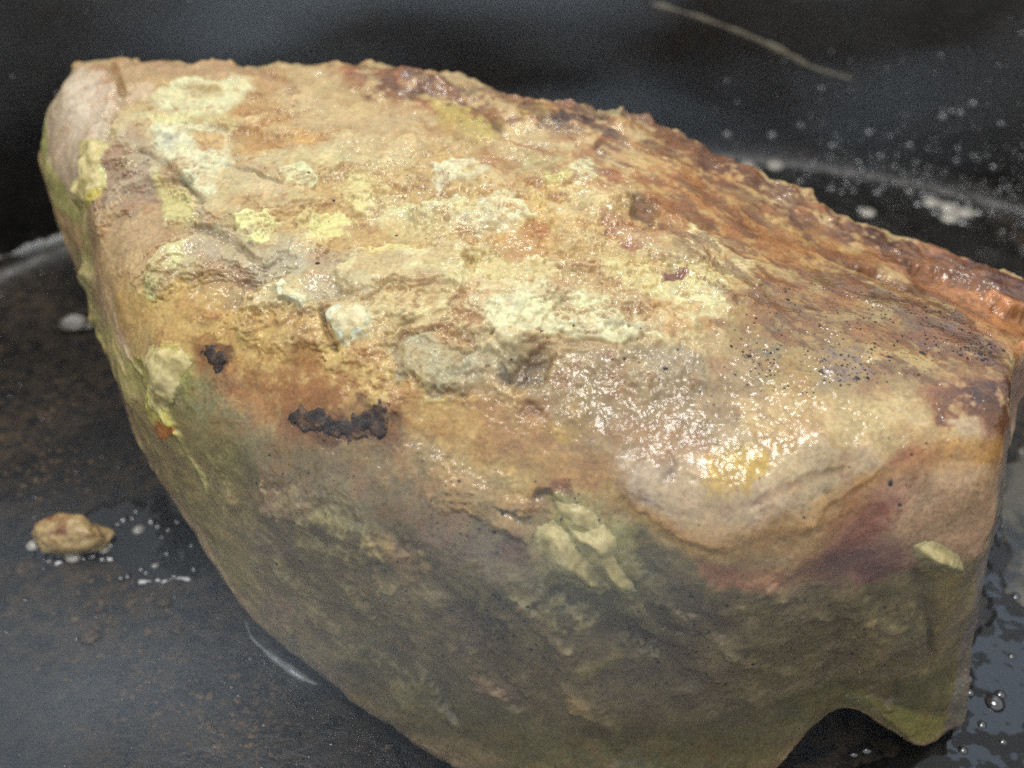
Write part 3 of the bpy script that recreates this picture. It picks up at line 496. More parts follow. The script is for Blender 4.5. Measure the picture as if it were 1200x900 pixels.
(0,[(8.77,7.42),(9.67,8.12),(10.35,8.18),(10.66,7.95),(9.77,6.95),(9.04,6.49)],0,(196,182,92),0.9,0.15,0.3,0.12,None,None),
(0,[(9.83,7.49),(9.77,7.37),(9.62,7.27),(9.46,7.23),(9.3,7.2),(9.3,7.3),(9.41,7.42),(9.56,7.54),(9.72,7.61),(9.83,7.58)],0,(214,132,44),0.95,0.08,0.12,0.08,None,None),
(0,[(8.5,5.93),(9.41,6.52),(9.51,6.25),(8.77,5.7)],0,(210,126,46),0.95,0.08,0.12,0.1,None,None),
(0,[(8.66,6.67),(9.46,7.2),(9.46,6.49),(8.66,6.04)],0,(206,196,96),0.9,0.1,0.2,0.12,None,None),
(1,[(9.51,6.25),(9.56,5.79),(9.77,5.23),(9.77,4.71)],0.14,(212,200,120),0.8,0.08,0.12,0.1,None,None),
(1,[(8.22,7.3),(8.93,6.98),(9.3,6.44)],0.12,(208,200,124),0.8,0.08,0.12,0.1,None,None),
(1,[(7.81,7.49),(8.22,7.3)],0.35,(196,170,140),0.8,0.12,0.12,0.05,0.6,None),
(1,[(7.56,6.98),(8.04,6.8)],0.2,(110,86,52),0.8,0.1,0.1,-0.12,None,None),
(0,[(9.62,7.25),(11.25,7.97),(11.36,6.95),(10.24,5.84),(9.62,6.2)],0,(150,134,92),0.8,0.2,0.25,0,None,None),
(0,[(4.75,6.75),(7.44,8.45),(7.87,7.61),(6.05,6.49)],0,(196,166,126),0.7,0.15,0.2,0,None,None),
(1,[(18.88,8.1),(18.65,7.54),(18.79,7.23)],0.5,(120,90,80),0.8,0.15,0.1,-0.25,None,None),
(1,[(16.7,7.92),(18.14,7.9),(18.69,7.81)],0.4,(196,158,104),0.7,0.15,0.2,0.12,0.5,None),
(1,[(17.04,7.54),(18.09,7.37),(18.83,7.23)],0.4,(200,160,104),0.8,0.15,0.2,0.16,0.6,None),
(0,[(18.92,8.54),(19.42,8.66),(19.64,8.27),(19.29,8.03),(19.01,8.2)],0,(150,84,56),0.8,0.1,0.2,0,0.7,None),
(0,[(19.1,8.14),(19.82,8.16),(19.82,7.84),(19.06,7.79)],0,(182,164,94),0.9,0.1,0.15,0.12,None,None),
(0,[(15.54,6.44),(18.09,7.27),(18.42,6.75),(16.45,5.87)],0,(120,96,76),0.7,0.2,0.3,0,None,(1, 0.3, 0.6)),
(0,[(16.79,5.61),(17.9,5.61),(17.95,4.53),(16.94,4.11)],0,(74,64,56),0.7,0.15,0.3,0,None,(1, 0.35, 0.6)),
(0,[(18,6.23),(18.69,6.09),(18.92,5.36),(18.23,5.32)],0,(178,164,106),0.7,0.12,0.3,0.06,None,(1, 0.35, 0.55)),
(0,[(16.6,3.24),(17.57,3.21),(17.71,2.92),(16.7,2.77)],0,(178,150,112),0.7,0.12,0.15,0.08,None,None),
(1,[(19.15,4.28),(19.64,4.68),(20.04,5.02)],0.22,(172,160,96),0.7,0.12,0.12,0.1,None,None),
(0,[(18.74,3.89),(19.2,3.51),(19.29,2.92),(18.79,3.14)],0,(196,170,110),0.7,0.1,0.2,0.1,None,None),
(0,[(14.91,1.19),(16.4,1.66),(17.14,1.53),(16.15,0.96),(15.02,0.74)],0,(170,146,104),0.7,0.15,0.25,0,0.6,None),
(0,[(13.89,5.39),(14.6,5.7),(15.33,5.19),(14.54,4.57)],0,(170,158,96),0.6,0.2,0.3,0,None,(1, 0.35, 0.55)),
(0,[(12.87,5.76),(14.44,6.01),(13.72,4.85),(12.53,4.71)],0,(168,156,104),0.6,0.2,0.3,0.05,None,(1, 0.3, 0.55)),
(0,[(14.86,6.01),(15.69,6.15),(16,5.7),(15.33,5.29)],0,(186,148,100),0.6,0.15,0.2,0,None,None),
(0,[(20.53,7.56),(22.34,7.61),(23.5,5.61),(22.74,5.52),(21.32,6.57)],0,(96,92,72),0.6,0.2,0.3,0,None,None),
(1,[(20.53,6.85),(21.28,6.33),(22.38,5.87)],0.35,(84,76,60),0.6,0.2,0.2,-0.1,None,None),
(1,[(19.06,6.2),(20.09,5.73),(21.58,5.42)],0.3,(90,80,66),0.6,0.2,0.2,-0.1,None,None),
(1,[(25.1,6.9),(25.13,5.26),(24.5,2.59)],0.3,(104,98,76),0.6,0.2,0.15,-0.08,None,None),
(1,[(26.78,6.41),(27.01,5.06),(27.33,3.3)],0.22,(90,84,58),0.7,0.12,0.1,-0.12,None,None),
(1,[(22.66,7),(23.98,7.2),(25.45,6.41)],0.25,(150,138,90),0.5,0.15,0.15,0.08,None,None),
(0,[(26.4,2.28),(26.3,2.09),(26.07,1.89),(25.8,1.79),(25.56,1.83),(25.49,2.02),(25.59,2.28),(25.8,2.44),(26.07,2.5),(26.3,2.44)],0,(150,126,96),0.6,0.1,0.2,0,0.8,None),
(0,[(11.58,2.28),(11.25,1.86),(10.66,1.4),(9.93,1.07),(9.41,0.99),(9.46,1.28),(9.98,1.79),(10.66,2.28),(11.25,2.59),(11.58,2.59)],0,(168,138,104),0.6,0.2,0.2,0,None,None),
(0,[(10.61,8.45),(11.74,8.69),(11.63,8.12),(10.77,7.95)],0,(150,92,46),0.7,0.12,0.15,0,None,None),
(0,[(13.04,7.97),(14.44,8.47),(15.79,8.9),(15.74,8.29),(14.33,7.7),(13.16,7.37)],0,(150,104,66),0.75,0.12,0.2,0,None,None),
(0,[(11.63,7.97),(11.52,7.86),(11.41,7.79),(11.2,7.7),(11.09,7.7),(11.04,7.74),(11.09,7.84),(11.25,7.95),(11.41,8.01),(11.58,8.03)],0,(176,112,66),0.6,0.1,0.15,0,None,None),
(0,[(12.3,8.01),(12.19,7.88),(12.02,7.77),(11.8,7.68),(11.63,7.68),(11.58,7.74),(11.69,7.88),(11.85,7.99),(12.08,8.08),(12.25,8.08)],0,(176,112,66),0.6,0.1,0.15,0,None,None),
(0,[(18.65,13.79),(18.65,13.67),(18.51,13.54),(18.37,13.5),(18.28,13.54),(18.18,13.63),(18.23,13.79),(18.32,13.92),(18.51,13.96),(18.6,13.92)],0,(176,112,66),0.6,0.1,0.15,0,None,None),
(0,[(16.6,11.49),(16.55,11.39),(16.4,11.27),(16.25,11.24),(16.1,11.24),(16.05,11.33),(16.1,11.46),(16.25,11.58),(16.4,11.61),(16.55,11.58)],0,(176,112,66),0.6,0.1,0.15,0,None,None),
(0,[(18.37,12.89),(18.32,12.74),(18.23,12.67),(18.04,12.6),(17.95,12.64),(17.9,12.74),(17.9,12.85),(18.04,12.96),(18.18,13),(18.32,13)],0,(176,112,66),0.6,0.1,0.15,0,None,None),
(0,[(19.55,12.26),(19.51,12.16),(19.38,12.06),(19.24,12.03),(19.1,12.03),(19.06,12.13),(19.1,12.23),(19.24,12.33),(19.38,12.36),(19.51,12.36)],0,(176,112,66),0.6,0.1,0.15,0,None,None),
(0,[(11.47,9.28),(11.41,9.19),(11.3,9.1),(11.14,9.04),(10.98,9.03),(10.93,9.08),(10.98,9.19),(11.09,9.27),(11.25,9.32),(11.41,9.34)],0,(176,112,66),0.6,0.1,0.15,0,None,None),
(0,[(15.49,9.72),(15.43,9.6),(15.28,9.5),(15.07,9.42),(14.91,9.44),(14.86,9.52),(14.91,9.62),(15.07,9.74),(15.23,9.79),(15.38,9.79)],0,(176,112,66),0.6,0.1,0.15,0,None,None),
(0,[(13.89,9.03),(13.83,8.93),(13.72,8.84),(13.55,8.81),(13.44,8.81),(13.38,8.86),(13.38,8.95),(13.55,9.04),(13.66,9.08),(13.83,9.1)],0,(176,112,66),0.6,0.1,0.15,0,None,None),
(0,[(18.92,8.18),(20.04,8.29),(20.66,8.1),(20.75,6.93),(20.44,6.41),(19.82,6.62),(18.74,6.65),(18.46,7.13),(18.88,7.77)],0,(180,166,106),0.8,0.3,0.35,0.08,None,None),
(1,[(19.2,8.16),(19.33,7.79),(19.2,7.35)],0.5,(176,164,100),0.8,0.15,0.2,0.16,None,None),
(0,[(25.49,8.86),(26.43,8.81),(28.75,8.51),(28.67,6.73),(26.53,6.78)],0,(198,158,120),0.5,0.3,0.2,0,0.55,None),
(0,[(20.53,18.04),(23.34,17.95),(25.42,17.13),(24.8,14.44),(22.94,14.58),(21.32,15.11)],0,(192,144,82),0.45,0.3,0.4,0,None,(1, 0.36, 0.55)),
(0,[(17.14,15.29),(19.69,15.9),(21.06,14.05),(18.88,13.07),(16.55,12.54)],0,(206,160,92),0.45,0.3,0.4,0,None,(1, 0.36, 0.55)),
(0,[(11.09,17.88),(13.83,18.01),(16.99,16.7),(14.16,14.67),(11.47,14.49)],0,(196,158,104),0.35,0.3,0.4,0,None,None),
(1,[(5.74,18.6),(6.49,16.47),(6.43,14.05),(5.86,12.06)],0.3,(170,138,108),0.6,0.2,0.15,-0.3,None,None),
(1,[(11.09,18.66),(11.8,18.3),(12.19,17.75)],0.3,(170,130,88),0.5,0.15,0.15,-0.15,None,None),
(0,[(27.19,18.84),(28.13,19.33),(29.09,19.1),(29.33,17.71),(28.08,18.04)],0,(140,62,56),0.6,0.15,0.2,0.18,1,None),
(0,[(21.67,18.69),(23.26,18.54),(25.35,18.33),(27.01,18.36),(28.61,17.91),(29.5,12.36),(26.96,11.39),(25.17,13.22),(23.26,14.71),(21.97,16.31)],0,(150,92,48),0.55,0.3,0.4,0,None,(1, 0.4, 0.56)),
(0,[(23.02,15.29),(24.73,15.98),(26.56,15.47),(28.71,13.96),(29.13,10.98),(26.59,11.24),(24.46,11.8),(23.06,12.96)],0,(130,96,58),0.6,0.3,0.4,0,None,(1, 0.42, 0.58)),
(0,[(18.97,10.35),(21.23,11.46),(23.38,11.71),(23.7,10.75),(21.58,10.2),(20.09,9.1),(18.97,9.3)],0,(150,118,78),0.5,0.3,0.4,0,None,(1, 0.42, 0.6)),
(0,[(17.04,15.98),(19.2,17.31),(21.45,17.34),(22.78,15.86),(21.01,14.31),(18.74,14.36)],0,(160,104,56),0.5,0.25,0.4,0,None,(1, 0.46, 0.58)),
(0,[(10.72,8.82),(14.38,9.36),(16.7,9.48),(15.95,8.6),(12.93,7.72),(10.88,7.84)],0,(184,130,76),0.45,0.3,0.4,0,None,(1, 0.42, 0.58)),
(0,[(13.72,18.98),(16.74,18.9),(20.35,19.41),(23.18,19.21),(22.98,17.61),(20.17,17.81),(16.89,17.44),(14.05,17.65)],0,(122,74,42),0.7,0.2,0.35,0.08,None,(1, 0.4, 0.55)),
(1,[(25.66,16.31),(26.56,15.98),(27.45,16.03),(28.25,14.93),(29.04,14.09)],0.3,(110,62,44),0.75,0.15,0.12,-0.5,None,None),
(0,[(26.5,17.68),(27.59,17.88),(28.69,17.17),(30.49,17.48),(31.58,19.15),(29.44,13.67),(28.03,15.51),(26.9,16.59)],0,(186,118,70),0.4,0.3,0.2,-0.45,None,None),
(0,[(24.5,18.84),(25.83,19.3),(26.9,19.13),(26.78,18.14),(25.38,17.85)],0,(104,50,36),0.7,0.12,0.25,0.12,None,(1, 0.36, 0.52)),
(0,[(24.84,8.77),(25.87,8.81),(26.65,8.6),(26.59,7.99),(25.66,7.74),(24.84,7.95)],0,(146,70,56),0.6,0.4,0.3,0,None,None),
(0,[(18.97,9.9),(20.48,10.78),(22.01,11.42),(22.34,10.73),(20.84,9.87),(19.73,9.3)],0,(170,136,92),0.6,0.3,0.3,0,None,None),
(0,[(1.93,13.42),(2.79,17.75),(5.49,17.71),(5.99,15.11),(5.74,12.13),(4.85,9.36),(3.28,8.37),(2.33,9.14)],0,(210,180,146),0.6,0.2,0.15,0,1,None),
(0,[(20.09,9.1),(20.53,8.95),(20.79,8.47),(21.89,8.33),(23.62,8.18),(24.57,8.06),(25.49,8.56),(26.59,8.99),(25.83,9.36),(24.54,9.01),(23.3,8.79),(21.89,8.71),(20.88,8.73)],0,(202,150,84),0.5,0.15,0.2,0,0.8,None),
(0,[(2.84,15.81),(5.31,17.34),(5.8,14.31),(5.43,11.61),(4.37,9.72),(2.94,9.21)],0,(224,196,164),0.6,0.2,0.15,0,1,None),
(1,[(11.25,4.5),(11.85,3.3),(12.87,2.02)],0.5,(168,156,104),0.5,0.3,0.25,0.22,None,None),
(1,[(10.35,5.45),(10.66,3.65),(10.98,1.89)],0.4,(150,136,92),0.4,0.3,0.25,0.18,None,None),
(1,[(13.38,5.16),(14.33,3.71),(15.69,2.19)],0.5,(120,108,84),0.4,0.3,0.25,-0.22,None,None),
(1,[(15.49,6.07),(16.7,4.92),(17.52,2.95)],0.5,(104,88,72),0.5,0.3,0.3,-0.18,None,None),
(1,[(17.95,6.01),(18.88,4.89),(19.55,2.59)],0.4,(150,132,96),0.4,0.3,0.3,0.2,None,None),
(1,[(19.82,6.44),(20.97,5.52),(22.5,2.89)],0.5,(96,88,70),0.5,0.3,0.3,-0.25,None,None),
(1,[(21.01,7.05),(22.26,6.41),(23.94,3.71)],0.35,(150,140,98),0.5,0.25,0.25,0.2,0.8,None),
(1,[(23.62,7.58),(24.69,6.25),(26.14,4.75)],0.4,(140,128,92),0.4,0.25,0.25,0.18,0.8,None),
(1,[(25.45,6.67),(25.77,4.07),(26.14,1.76)],0.4,(128,118,82),0.4,0.25,0.25,0.15,0.8,None),
(0,[(12.87,5.76),(14.91,6.2),(14.97,5.45),(13.27,4.85)],0,(184,170,112),0.7,0.12,0.35,0.14,None,(1, 0.4, 0.52)),
(0,[(11.8,6.07),(13.04,6.39),(13.04,5.64),(11.74,5.23)],0,(186,164,118),0.7,0.12,0.35,0.12,None,(1, 0.4, 0.52)),
(0,[(14.38,5.64),(16.1,6.09),(15.95,5.26),(14.54,4.57)],0,(194,164,104),0.7,0.1,0.3,0.14,None,(1, 0.42, 0.54)),
(0,[(18.69,6.28),(19.64,6.39),(19.69,5.61),(18.74,5.29)],0,(186,172,116),0.7,0.1,0.35,0.12,None,(1, 0.42, 0.54)),
(0,[(12.76,2.38),(14.86,2.35),(16,1.83),(14.44,1.66)],0,(176,162,108),0.6,0.15,0.35,0.1,None,(1, 0.42, 0.55)),
(0,[(16.7,8.25),(18.18,8.39),(18.88,7.92),(17.38,7.49),(16.3,7.61)],0,(206,166,110),0.6,0.15,0.35,0.14,0.7,(1, 0.35, 0.5)),
(0,[(15.18,8.01),(16.7,8.25),(17.43,7.86),(15.89,7.44)],0,(196,158,108),0.6,0.2,0.35,0.1,0.5,(1, 0.35, 0.5)),
(0,[(22.26,6.54),(23.02,6.47),(22.74,5.7),(22.1,5.81)],0,(140,130,96),0.5,0.15,0.2,0.06,1,None),
(0,[(23.98,7.68),(24.73,7.08),(24.54,6.33),(23.86,7)],0,(140,130,96),0.5,0.15,0.2,0.06,1,None),
(0,[(16.35,5.42),(17.95,5.81),(17.71,4.21),(16.45,3.65)],0,(80,70,62),0.6,0.15,0.35,0,None,(1, 0.42, 0.55)),
(0,[(12.87,7.88),(14.44,8.49),(15.79,8.99),(15.84,8.39),(14.97,7.9),(13.94,7.51),(13.04,7.32)],0,(96,62,42),0.7,0.2,0.3,0,None,(1, 0.28, 0.5)),
(0,[(10.61,8.45),(11.52,8.73),(11.91,8.56),(11.63,8.08),(10.93,7.92)],0,(104,66,42),0.7,0.15,0.25,0,None,(1, 0.28, 0.5)),
]
def apply_patches():
    for (kind, pts, wd, rgb, op, soft, rag, h, wt, mo) in PATCHES:
        P = np.array(pts); rag = rag * 1.35; pad = 1.3 * (2.6 * soft + rag) + wd + .1
        i0, i1 = np.searchsorted(SS, [P[:, 0].min() - pad, P[:, 0].max() + pad])
        j0, j1 = np.searchsorted(TT, [P[:, 1].min() - pad, P[:, 1].max() + pad])
        if i1 <= i0 or j1 <= j0: continue
        sl = (slice(i0, i1), slice(j0, j1))
        s = SS[i0:i1, None] + rag * WS[sl]; t = TT[None, j0:j1] + rag * WT[sl]
        d = sdf_poly(s, t, P, kind == 0) - (wd / 2 if kind else 0)
        so = soft * QS[sl]
        m = sstep(so, -so, d)
        cm = m * op * np.clip(.72 + .75 * m1[sl], 0, 1)
        if mo is not None: cm = cm * sstep(mo[1], mo[2], MF[mo[0]][sl])
        c = lin(rgb).astype(np.float32)
        col[sl] = col[sl] * (1 - cm[..., None]) + c * cm[..., None]
        if h: disp[sl] += (h * .42 if h > 0 else h * .7) * m * (1 + .6 * f2[sl])
        if wt is not None: wet[sl] = wet[sl] * (1 - m) + wt * m
PATCHES.append((0, [(28.75, -.2), (33, -.2), (33, 9.2), (29.2, 9.2), (28.9, 6)], 0, (132, 124, 130), .95, .1, .1, 0, 1, None))
PATCHES.append((0, [(30.15, -1), (35, -1), (35, 42), (30.15, 42)], 0, (172, 142, 122), .95, .15, .1, 0, .8, None))
apply_patches()
# flaky crust in layers over the left and middle of the top
def crust_layers():
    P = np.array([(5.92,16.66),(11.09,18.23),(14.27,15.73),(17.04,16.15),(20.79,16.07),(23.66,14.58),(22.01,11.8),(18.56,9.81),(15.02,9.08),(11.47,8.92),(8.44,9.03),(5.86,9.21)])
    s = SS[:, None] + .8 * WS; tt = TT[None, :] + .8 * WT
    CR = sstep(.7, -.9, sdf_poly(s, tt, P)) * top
    q = G * np.array([.62, 1.0, .9]); q = q + .38 * np.stack([WS, WT, f2], -1)
    cf = (fbm(q, 5, 41, .5) * 1.25 + 1) / 2
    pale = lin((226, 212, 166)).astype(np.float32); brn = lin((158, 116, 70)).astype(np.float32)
    for th, hh, ca in ((.40, .06, .0), (.50, .07, .07), (.585, .065, .12), (.67, .05, .12)):
        wdt = .010 * QS
        stp = sstep(th - wdt, th + wdt, cf)
        disp[:] = disp + hh * stp * CR
        a = (ca * stp * CR)[..., None]; col[:] = col * (1 - a) + pale * a
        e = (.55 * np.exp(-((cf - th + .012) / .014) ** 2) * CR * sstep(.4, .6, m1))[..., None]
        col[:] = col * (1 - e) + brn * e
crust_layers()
# searing: fine brown streaks that run along the grain of the meat
def searing():
    a = G[..., 0] * .8 - G[..., 1] * .6; b = G[..., 0] * .6 + G[..., 1] * .8
    st = np.stack([a * 1.0, b * 2.0, G[..., 2] * 1.5], -1) + .25 * np.stack([WS, WT, f2], -1)
    n1 = (.6 * fbm(st, 5, 43, .62) * 1.5 + .4 * fbm(G * 2.3, 5, 45, .65) * 1.5 + 1) / 2; n2 = (fbm(st * 1.7 + 9, 5, 44, .65) * 1.35 + 1) / 2
    s = SS[:, None] + .7 * WS; tt = TT[None, :] + .7 * WT
    z1 = sstep(.8, -.6, sdf_poly(s, tt, np.array([(16.3,19.3),(20.35,19.41),(22.78,19.15),(25.27,19.01),(28.71,18.63),(30.35,13.92),(29.09,10.73),(26.59,11.1),(24.26,11.83),(23.02,13.18),(21.45,14.27),(19.73,15.77),(18.46,17.38)])))
    z2 = sstep(.7, -.4, sdf_poly(s, tt, np.array([(10.72,8.66),(14.38,9.19),(17.43,9.38),(20.09,8.82),(19.82,8.16),(17.43,8.18),(15.02,8.29),(12.87,7.61),(10.88,7.84)])))
    z3 = sstep(.5, -.3, sdf_poly(s, tt, np.array([(13.04,19.18),(14.91,19.44),(17.52,19.44),(20.31,19.44),(23.18,19.21),(26.84,18.93),(26.5,17.68),(23.34,17.95),(20.17,17.98),(16.89,17.44),(14.27,17.51)])))
    global ZR
    ZR = z1
    zone = np.clip(.85 * z1 + .28 * z2 + z3 + .10 * top, 0, 1)
    thr = .66 - .16 * zone
    k = sstep(thr - .02, thr + .09, n1) * np.clip(zone + .1, 0, 1) * .56
    am = sstep(.48, .62, n2) * np.clip(.6 * z1 + .55 * z2 + .10 * top, 0, 1) * .55
    for m, c in ((am, (188, 136, 72)), (k, (110, 68, 42))):
        m = m[..., None]; col[:] = col * (1 - m) + lin(c).astype(np.float32) * m
    dk = (sstep(.60, .72, n1 * .6 + n2 * .4) * (.6 * z3 + .3 * z1))[..., None]; col[:] = col * (1 - dk) + lin((66, 38, 28)).astype(np.float32) * dk
    disp[:] = disp + .018 * (n2 - .5) * top - .012 * k
searing()
# natural variation of the surface: browning, paste, darker pores
v = 1 + .15 * f3 + .13 * f4 + .10 * f5
col *= v[..., None].astype(np.float32)
br = (sstep(.50, .68, .75 * m1 + .25 * m2) * .28 * top)[..., None]
col[:] = col * (1 - br) + lin((170, 108, 56)).astype(np.float32) * br
yl = (sstep(.55, .75, m0) * .10)[..., None]
col[:] = col * (1 - yl) + lin((206, 184, 96)).astype(np.float32) * yl
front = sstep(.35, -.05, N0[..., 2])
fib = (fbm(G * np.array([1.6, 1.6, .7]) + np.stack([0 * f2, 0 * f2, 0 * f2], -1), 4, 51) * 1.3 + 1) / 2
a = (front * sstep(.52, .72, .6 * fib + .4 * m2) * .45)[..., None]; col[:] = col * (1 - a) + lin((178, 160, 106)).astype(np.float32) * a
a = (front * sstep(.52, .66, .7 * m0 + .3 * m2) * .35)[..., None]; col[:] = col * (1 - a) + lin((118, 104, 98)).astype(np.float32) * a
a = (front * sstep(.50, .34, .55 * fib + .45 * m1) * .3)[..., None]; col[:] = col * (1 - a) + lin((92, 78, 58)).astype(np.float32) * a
disp += front * (.07 * (fib - .5) + .03 * f3 + .006 * f4)
wet += (front * .25 * sstep(.45, .65, m0)).astype(np.float32)
pore = (sstep(.74, .84, m2) * .18)[..., None]
col[:] = col * (1 - pore) + lin((96, 70, 44)).astype(np.float32) * pore
disp -= .03 * pore[..., 0]
disp += grain * (.38 - .20 * wet) + edge * (.22 * np.maximum(f2, -.3) + (.05 + .25 * sstep(.35, .65, m0)) * np.maximum(f3, -.15) + .05 * sstep(.4, .7, m1) * f4)
disp += wet * (.006 * f5 + .005 * f6)
col *= (1 + .06 * f6)[..., None].astype(np.float32)
piv = lin((198, 168, 118)).astype(np.float32); pf = lin((134, 120, 88)).astype(np.float32)
ct = col * 1.0
ct = piv * (np.clip(ct, .003, 1) / piv) ** 1.18 * top[..., None] + pf * (np.clip(ct, .003, 1) / pf) ** 1.0 * (1 - top[..., None])
col[:] = np.clip(ct, .003, .9)
col[..., 2] = np.minimum(col[..., 2], .74 * col[..., 1]); col[..., 0] = np.minimum(col[..., 0], 2.6 * col[..., 1])
lum = col.mean(-1, keepdims=True); col[:] = (lum + (col - lum) * .96) * (1 + (top * (1 - .35 * ZR))[..., None] * np.array([-.085, .0, .0], np.float32) + front[..., None] * np.array([1.0, .86, .98], np.float32))  # faces turned sideways or down get lighter colour in place of fill light
hid = sstep(0, .35, G[..., 2])
disp = disp * (.35 + .65 * hid)
D = G + N0 * disp[..., None]
D[..., 2] = np.maximum(D[..., 2], .02)
N1 = normals(D)
if N1[400, 400, 2] < 0: N1 = -N1
def build_meat(parent):
    nu, nv = D.shape[:2]
    i = np.arange(nu - 1)[:, None]; j = np.arange(nv)[None, :]
    q = np.stack([i * nv + j, i * nv + (j + 1) % nv, (i + 1) * nv + (j + 1) % nv, (i + 1) * nv + j], -1).reshape(-1, 4)
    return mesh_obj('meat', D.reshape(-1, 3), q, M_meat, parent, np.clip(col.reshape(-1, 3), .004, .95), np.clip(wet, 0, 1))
roast = empty('pork_roast', (0, 0, 0))
tag(roast, 'large seared pork roast smeared with yellow paste, filling the black pan', 'roast')
build_meat(roast)
def surf_at(s, t):
    i = np.clip(np.searchsorted(SS, s) - 1, 0, len(SS) - 2); j = np.clip(np.searchsorted(TT, t) - 1, 0, len(TT) - 2)
    a = ((s - SS[i]) / (SS[i + 1] - SS[i]))[..., None]; b = ((t - TT[j]) / (TT[j + 1] - TT[j]))[..., None]
    def bl(A): return (A[i, j] * (1 - a) + A[i + 1, j] * a) * (1 - b) + (A[i, j + 1] * (1 - a) + A[i + 1, j + 1] * a) * b
    p = bl(D); n = bl(N0); n /= np.linalg.norm(n, axis=-1, keepdims=True)
    return p, n
def shell(name, poly, mat, thick, rim=.15, rag=.15, lump=.3, lf=2.5, width=None, step=.04, label=None, seed=0, rf=1.9, balls=None):
    """a crust or dollop lying on the roast: raised inside its outline, closed down to the meat at its rim"""
    P = np.array(poly, float); pad = .35 + (width or 0)
    s = np.arange(P[:, 0].min() - pad, P[:, 0].max() + pad, step); t = np.arange(P[:, 1].min() - pad, P[:, 1].max() + pad, step)
    s, t = np.meshgrid(s, t, indexing='ij')
    p, n = surf_at(s, t)
    ws = fbm(p * rf, 4, 61 + seed, .6); wt = fbm(p * rf, 4, 62 + seed, .6)
    d = sdf_poly(s + rag * ws, t + rag * wt, P, width is None) - (width / 2 if width else 0)
    d = -d
    xx = np.clip(d / rim, 0, 1)
    h = thick * (np.sqrt(xx) if rim < .3 else (1 - (1 - xx) ** 2)) * (1 + lump * fbm(p * lf, 3, 63 + seed)) + .25 * thick * lump * fbm(p * 9, 2, 64)
    if balls is not None:
        b = 0
        for (bs_, bt_, br_) in balls: b = b + np.exp(-((s - bs_) ** 2 + (t - bt_) ** 2) / br_ ** 2)
        h = thick * np.tanh(b * 1.2) * sstep(-.02, .40, d) * (1 + .35 * fbm(p * 2.6, 3, 63 + seed)) + .02 * fbm(p * 6, 2, 64)
    h = np.where(d <= .0, -.05, np.maximum(h, .01))
    x = p + n * h[..., None]
    keepv = d > -step * 1.6
    nu, nv = s.shape
    idx = np.arange(nu * nv).reshape(nu, nv)
    q = np.stack([idx[:-1, :-1], idx[:-1, 1:], idx[1:, 1:], idx[1:, :-1]], -1)
    k = keepv[:-1, :-1] & keepv[:-1, 1:] & keepv[1:, 1:] & keepv[1:, :-1]
    q = q[k]
    if not len(q): return None
    used, inv = np.unique(q, return_inverse=True)
    o = mesh_obj(name, x.reshape(-1, 3)[used], inv.reshape(-1, 4), mat, roast)
    if label: o['label'] = label
    return o
# dollops of paste on the front face
def bl(pts, rad): return [(p[0], p[1], q) for p, q in zip(pts, rad)]
shell('paste_dollop', [(18.65,7.54),(19.1,7.79),(19.38,7.47),(19.91,7.05),(20.26,6.78),(19.91,6.47),(19.47,6.49),(18.92,6.67),(18.6,7.03)], M_paste, .25, .4, .22, .3, 1.5, seed=1, balls=bl([(18.97,7.42),(19.06,7.03),(19.42,6.9),(19.69,6.7),(20,6.67)], (.46, .42, .36, .4, .28)))
shell('paste_dollop', [(19.29,7.77),(19.78,7.79),(20.22,8.08),(20.48,7.86),(20.39,7.44),(20.66,7.13),(20.7,6.85),(20.35,6.65),(19.95,6.85),(19.73,7.18),(19.38,7.39)], M_paste, .27, .4, .22, .3, 1.5, seed=2, balls=bl([(19.64,7.61),(20.13,7.77),(20.22,7.47),(20.31,7.18),(20.48,6.95)], (.36, .48, .38, .4, .3)))
shell('paste_dollop', [(26.68,7.13),(27.01,7.18),(27.48,6.93),(28,6.52),(28.1,6.23),(27.51,6.23),(26.98,6.52),(26.72,6.78)], M_paste, .3, .3, .1, .25, 1.5, seed=3, balls=bl([(26.96,6.93),(27.28,6.7),(27.67,6.44)], (.38, .4, .34)))
shell('paste_dollop', [(19.1,8.2),(19.55,8.25),(20,8.2),(20.04,7.99),(19.6,7.81),(19.2,7.88)], M_paste, .2, .25, .18, .4, 2., seed=4, balls=bl([(19.33,8.08),(19.78,8.01)], (.4, .35)))
shell('paste_dollop', [(4.37,10.89),(5.61,12.19),(6.3,12),(6.11,10.78),(6.43,10.51),(5.86,9.21),(4.75,8.33),(4.97,9.6)], M_paste, .2, .25, .3, .4, 2., seed=14, balls=bl([(5.43,11.52),(5.8,11.04),(5.43,10.01),(5.8,9.74),(5.31,8.88)], (.4, .35, .45, .4, .4)))
shell('paste_dollop', [(8.88,7.47),(9.67,8.08),(10.24,8.14),(10.56,7.9),(9.77,7),(9.09,6.57),(8.98,7)], M_paste, .2, .25, .25, .4, 2., seed=15, balls=bl([(9.56,7.84),(10.04,7.81),(9.46,7.2)], (.4, .35, .45)))
shell('paste_dollop', [(4.75,6.6),(5.61,7.44),(5.8,7.2),(5.19,6.28),(4.04,5.32)], M_paste, .28, .25, .12, .4, 2., seed=16, balls=bl([(5.14,6.8),(4.85,6.2)], (.5, .5)))
shell('paste_dollop', [(4.09,5.02),(5.02,5.87),(5.92,6.36),(5.55,5.73),(4.26,4.78)], M_paste, .24, .25, .15, .4, 2., seed=17, balls=bl([(4.26,5.09),(4.64,5.16)], (.45, .5)))
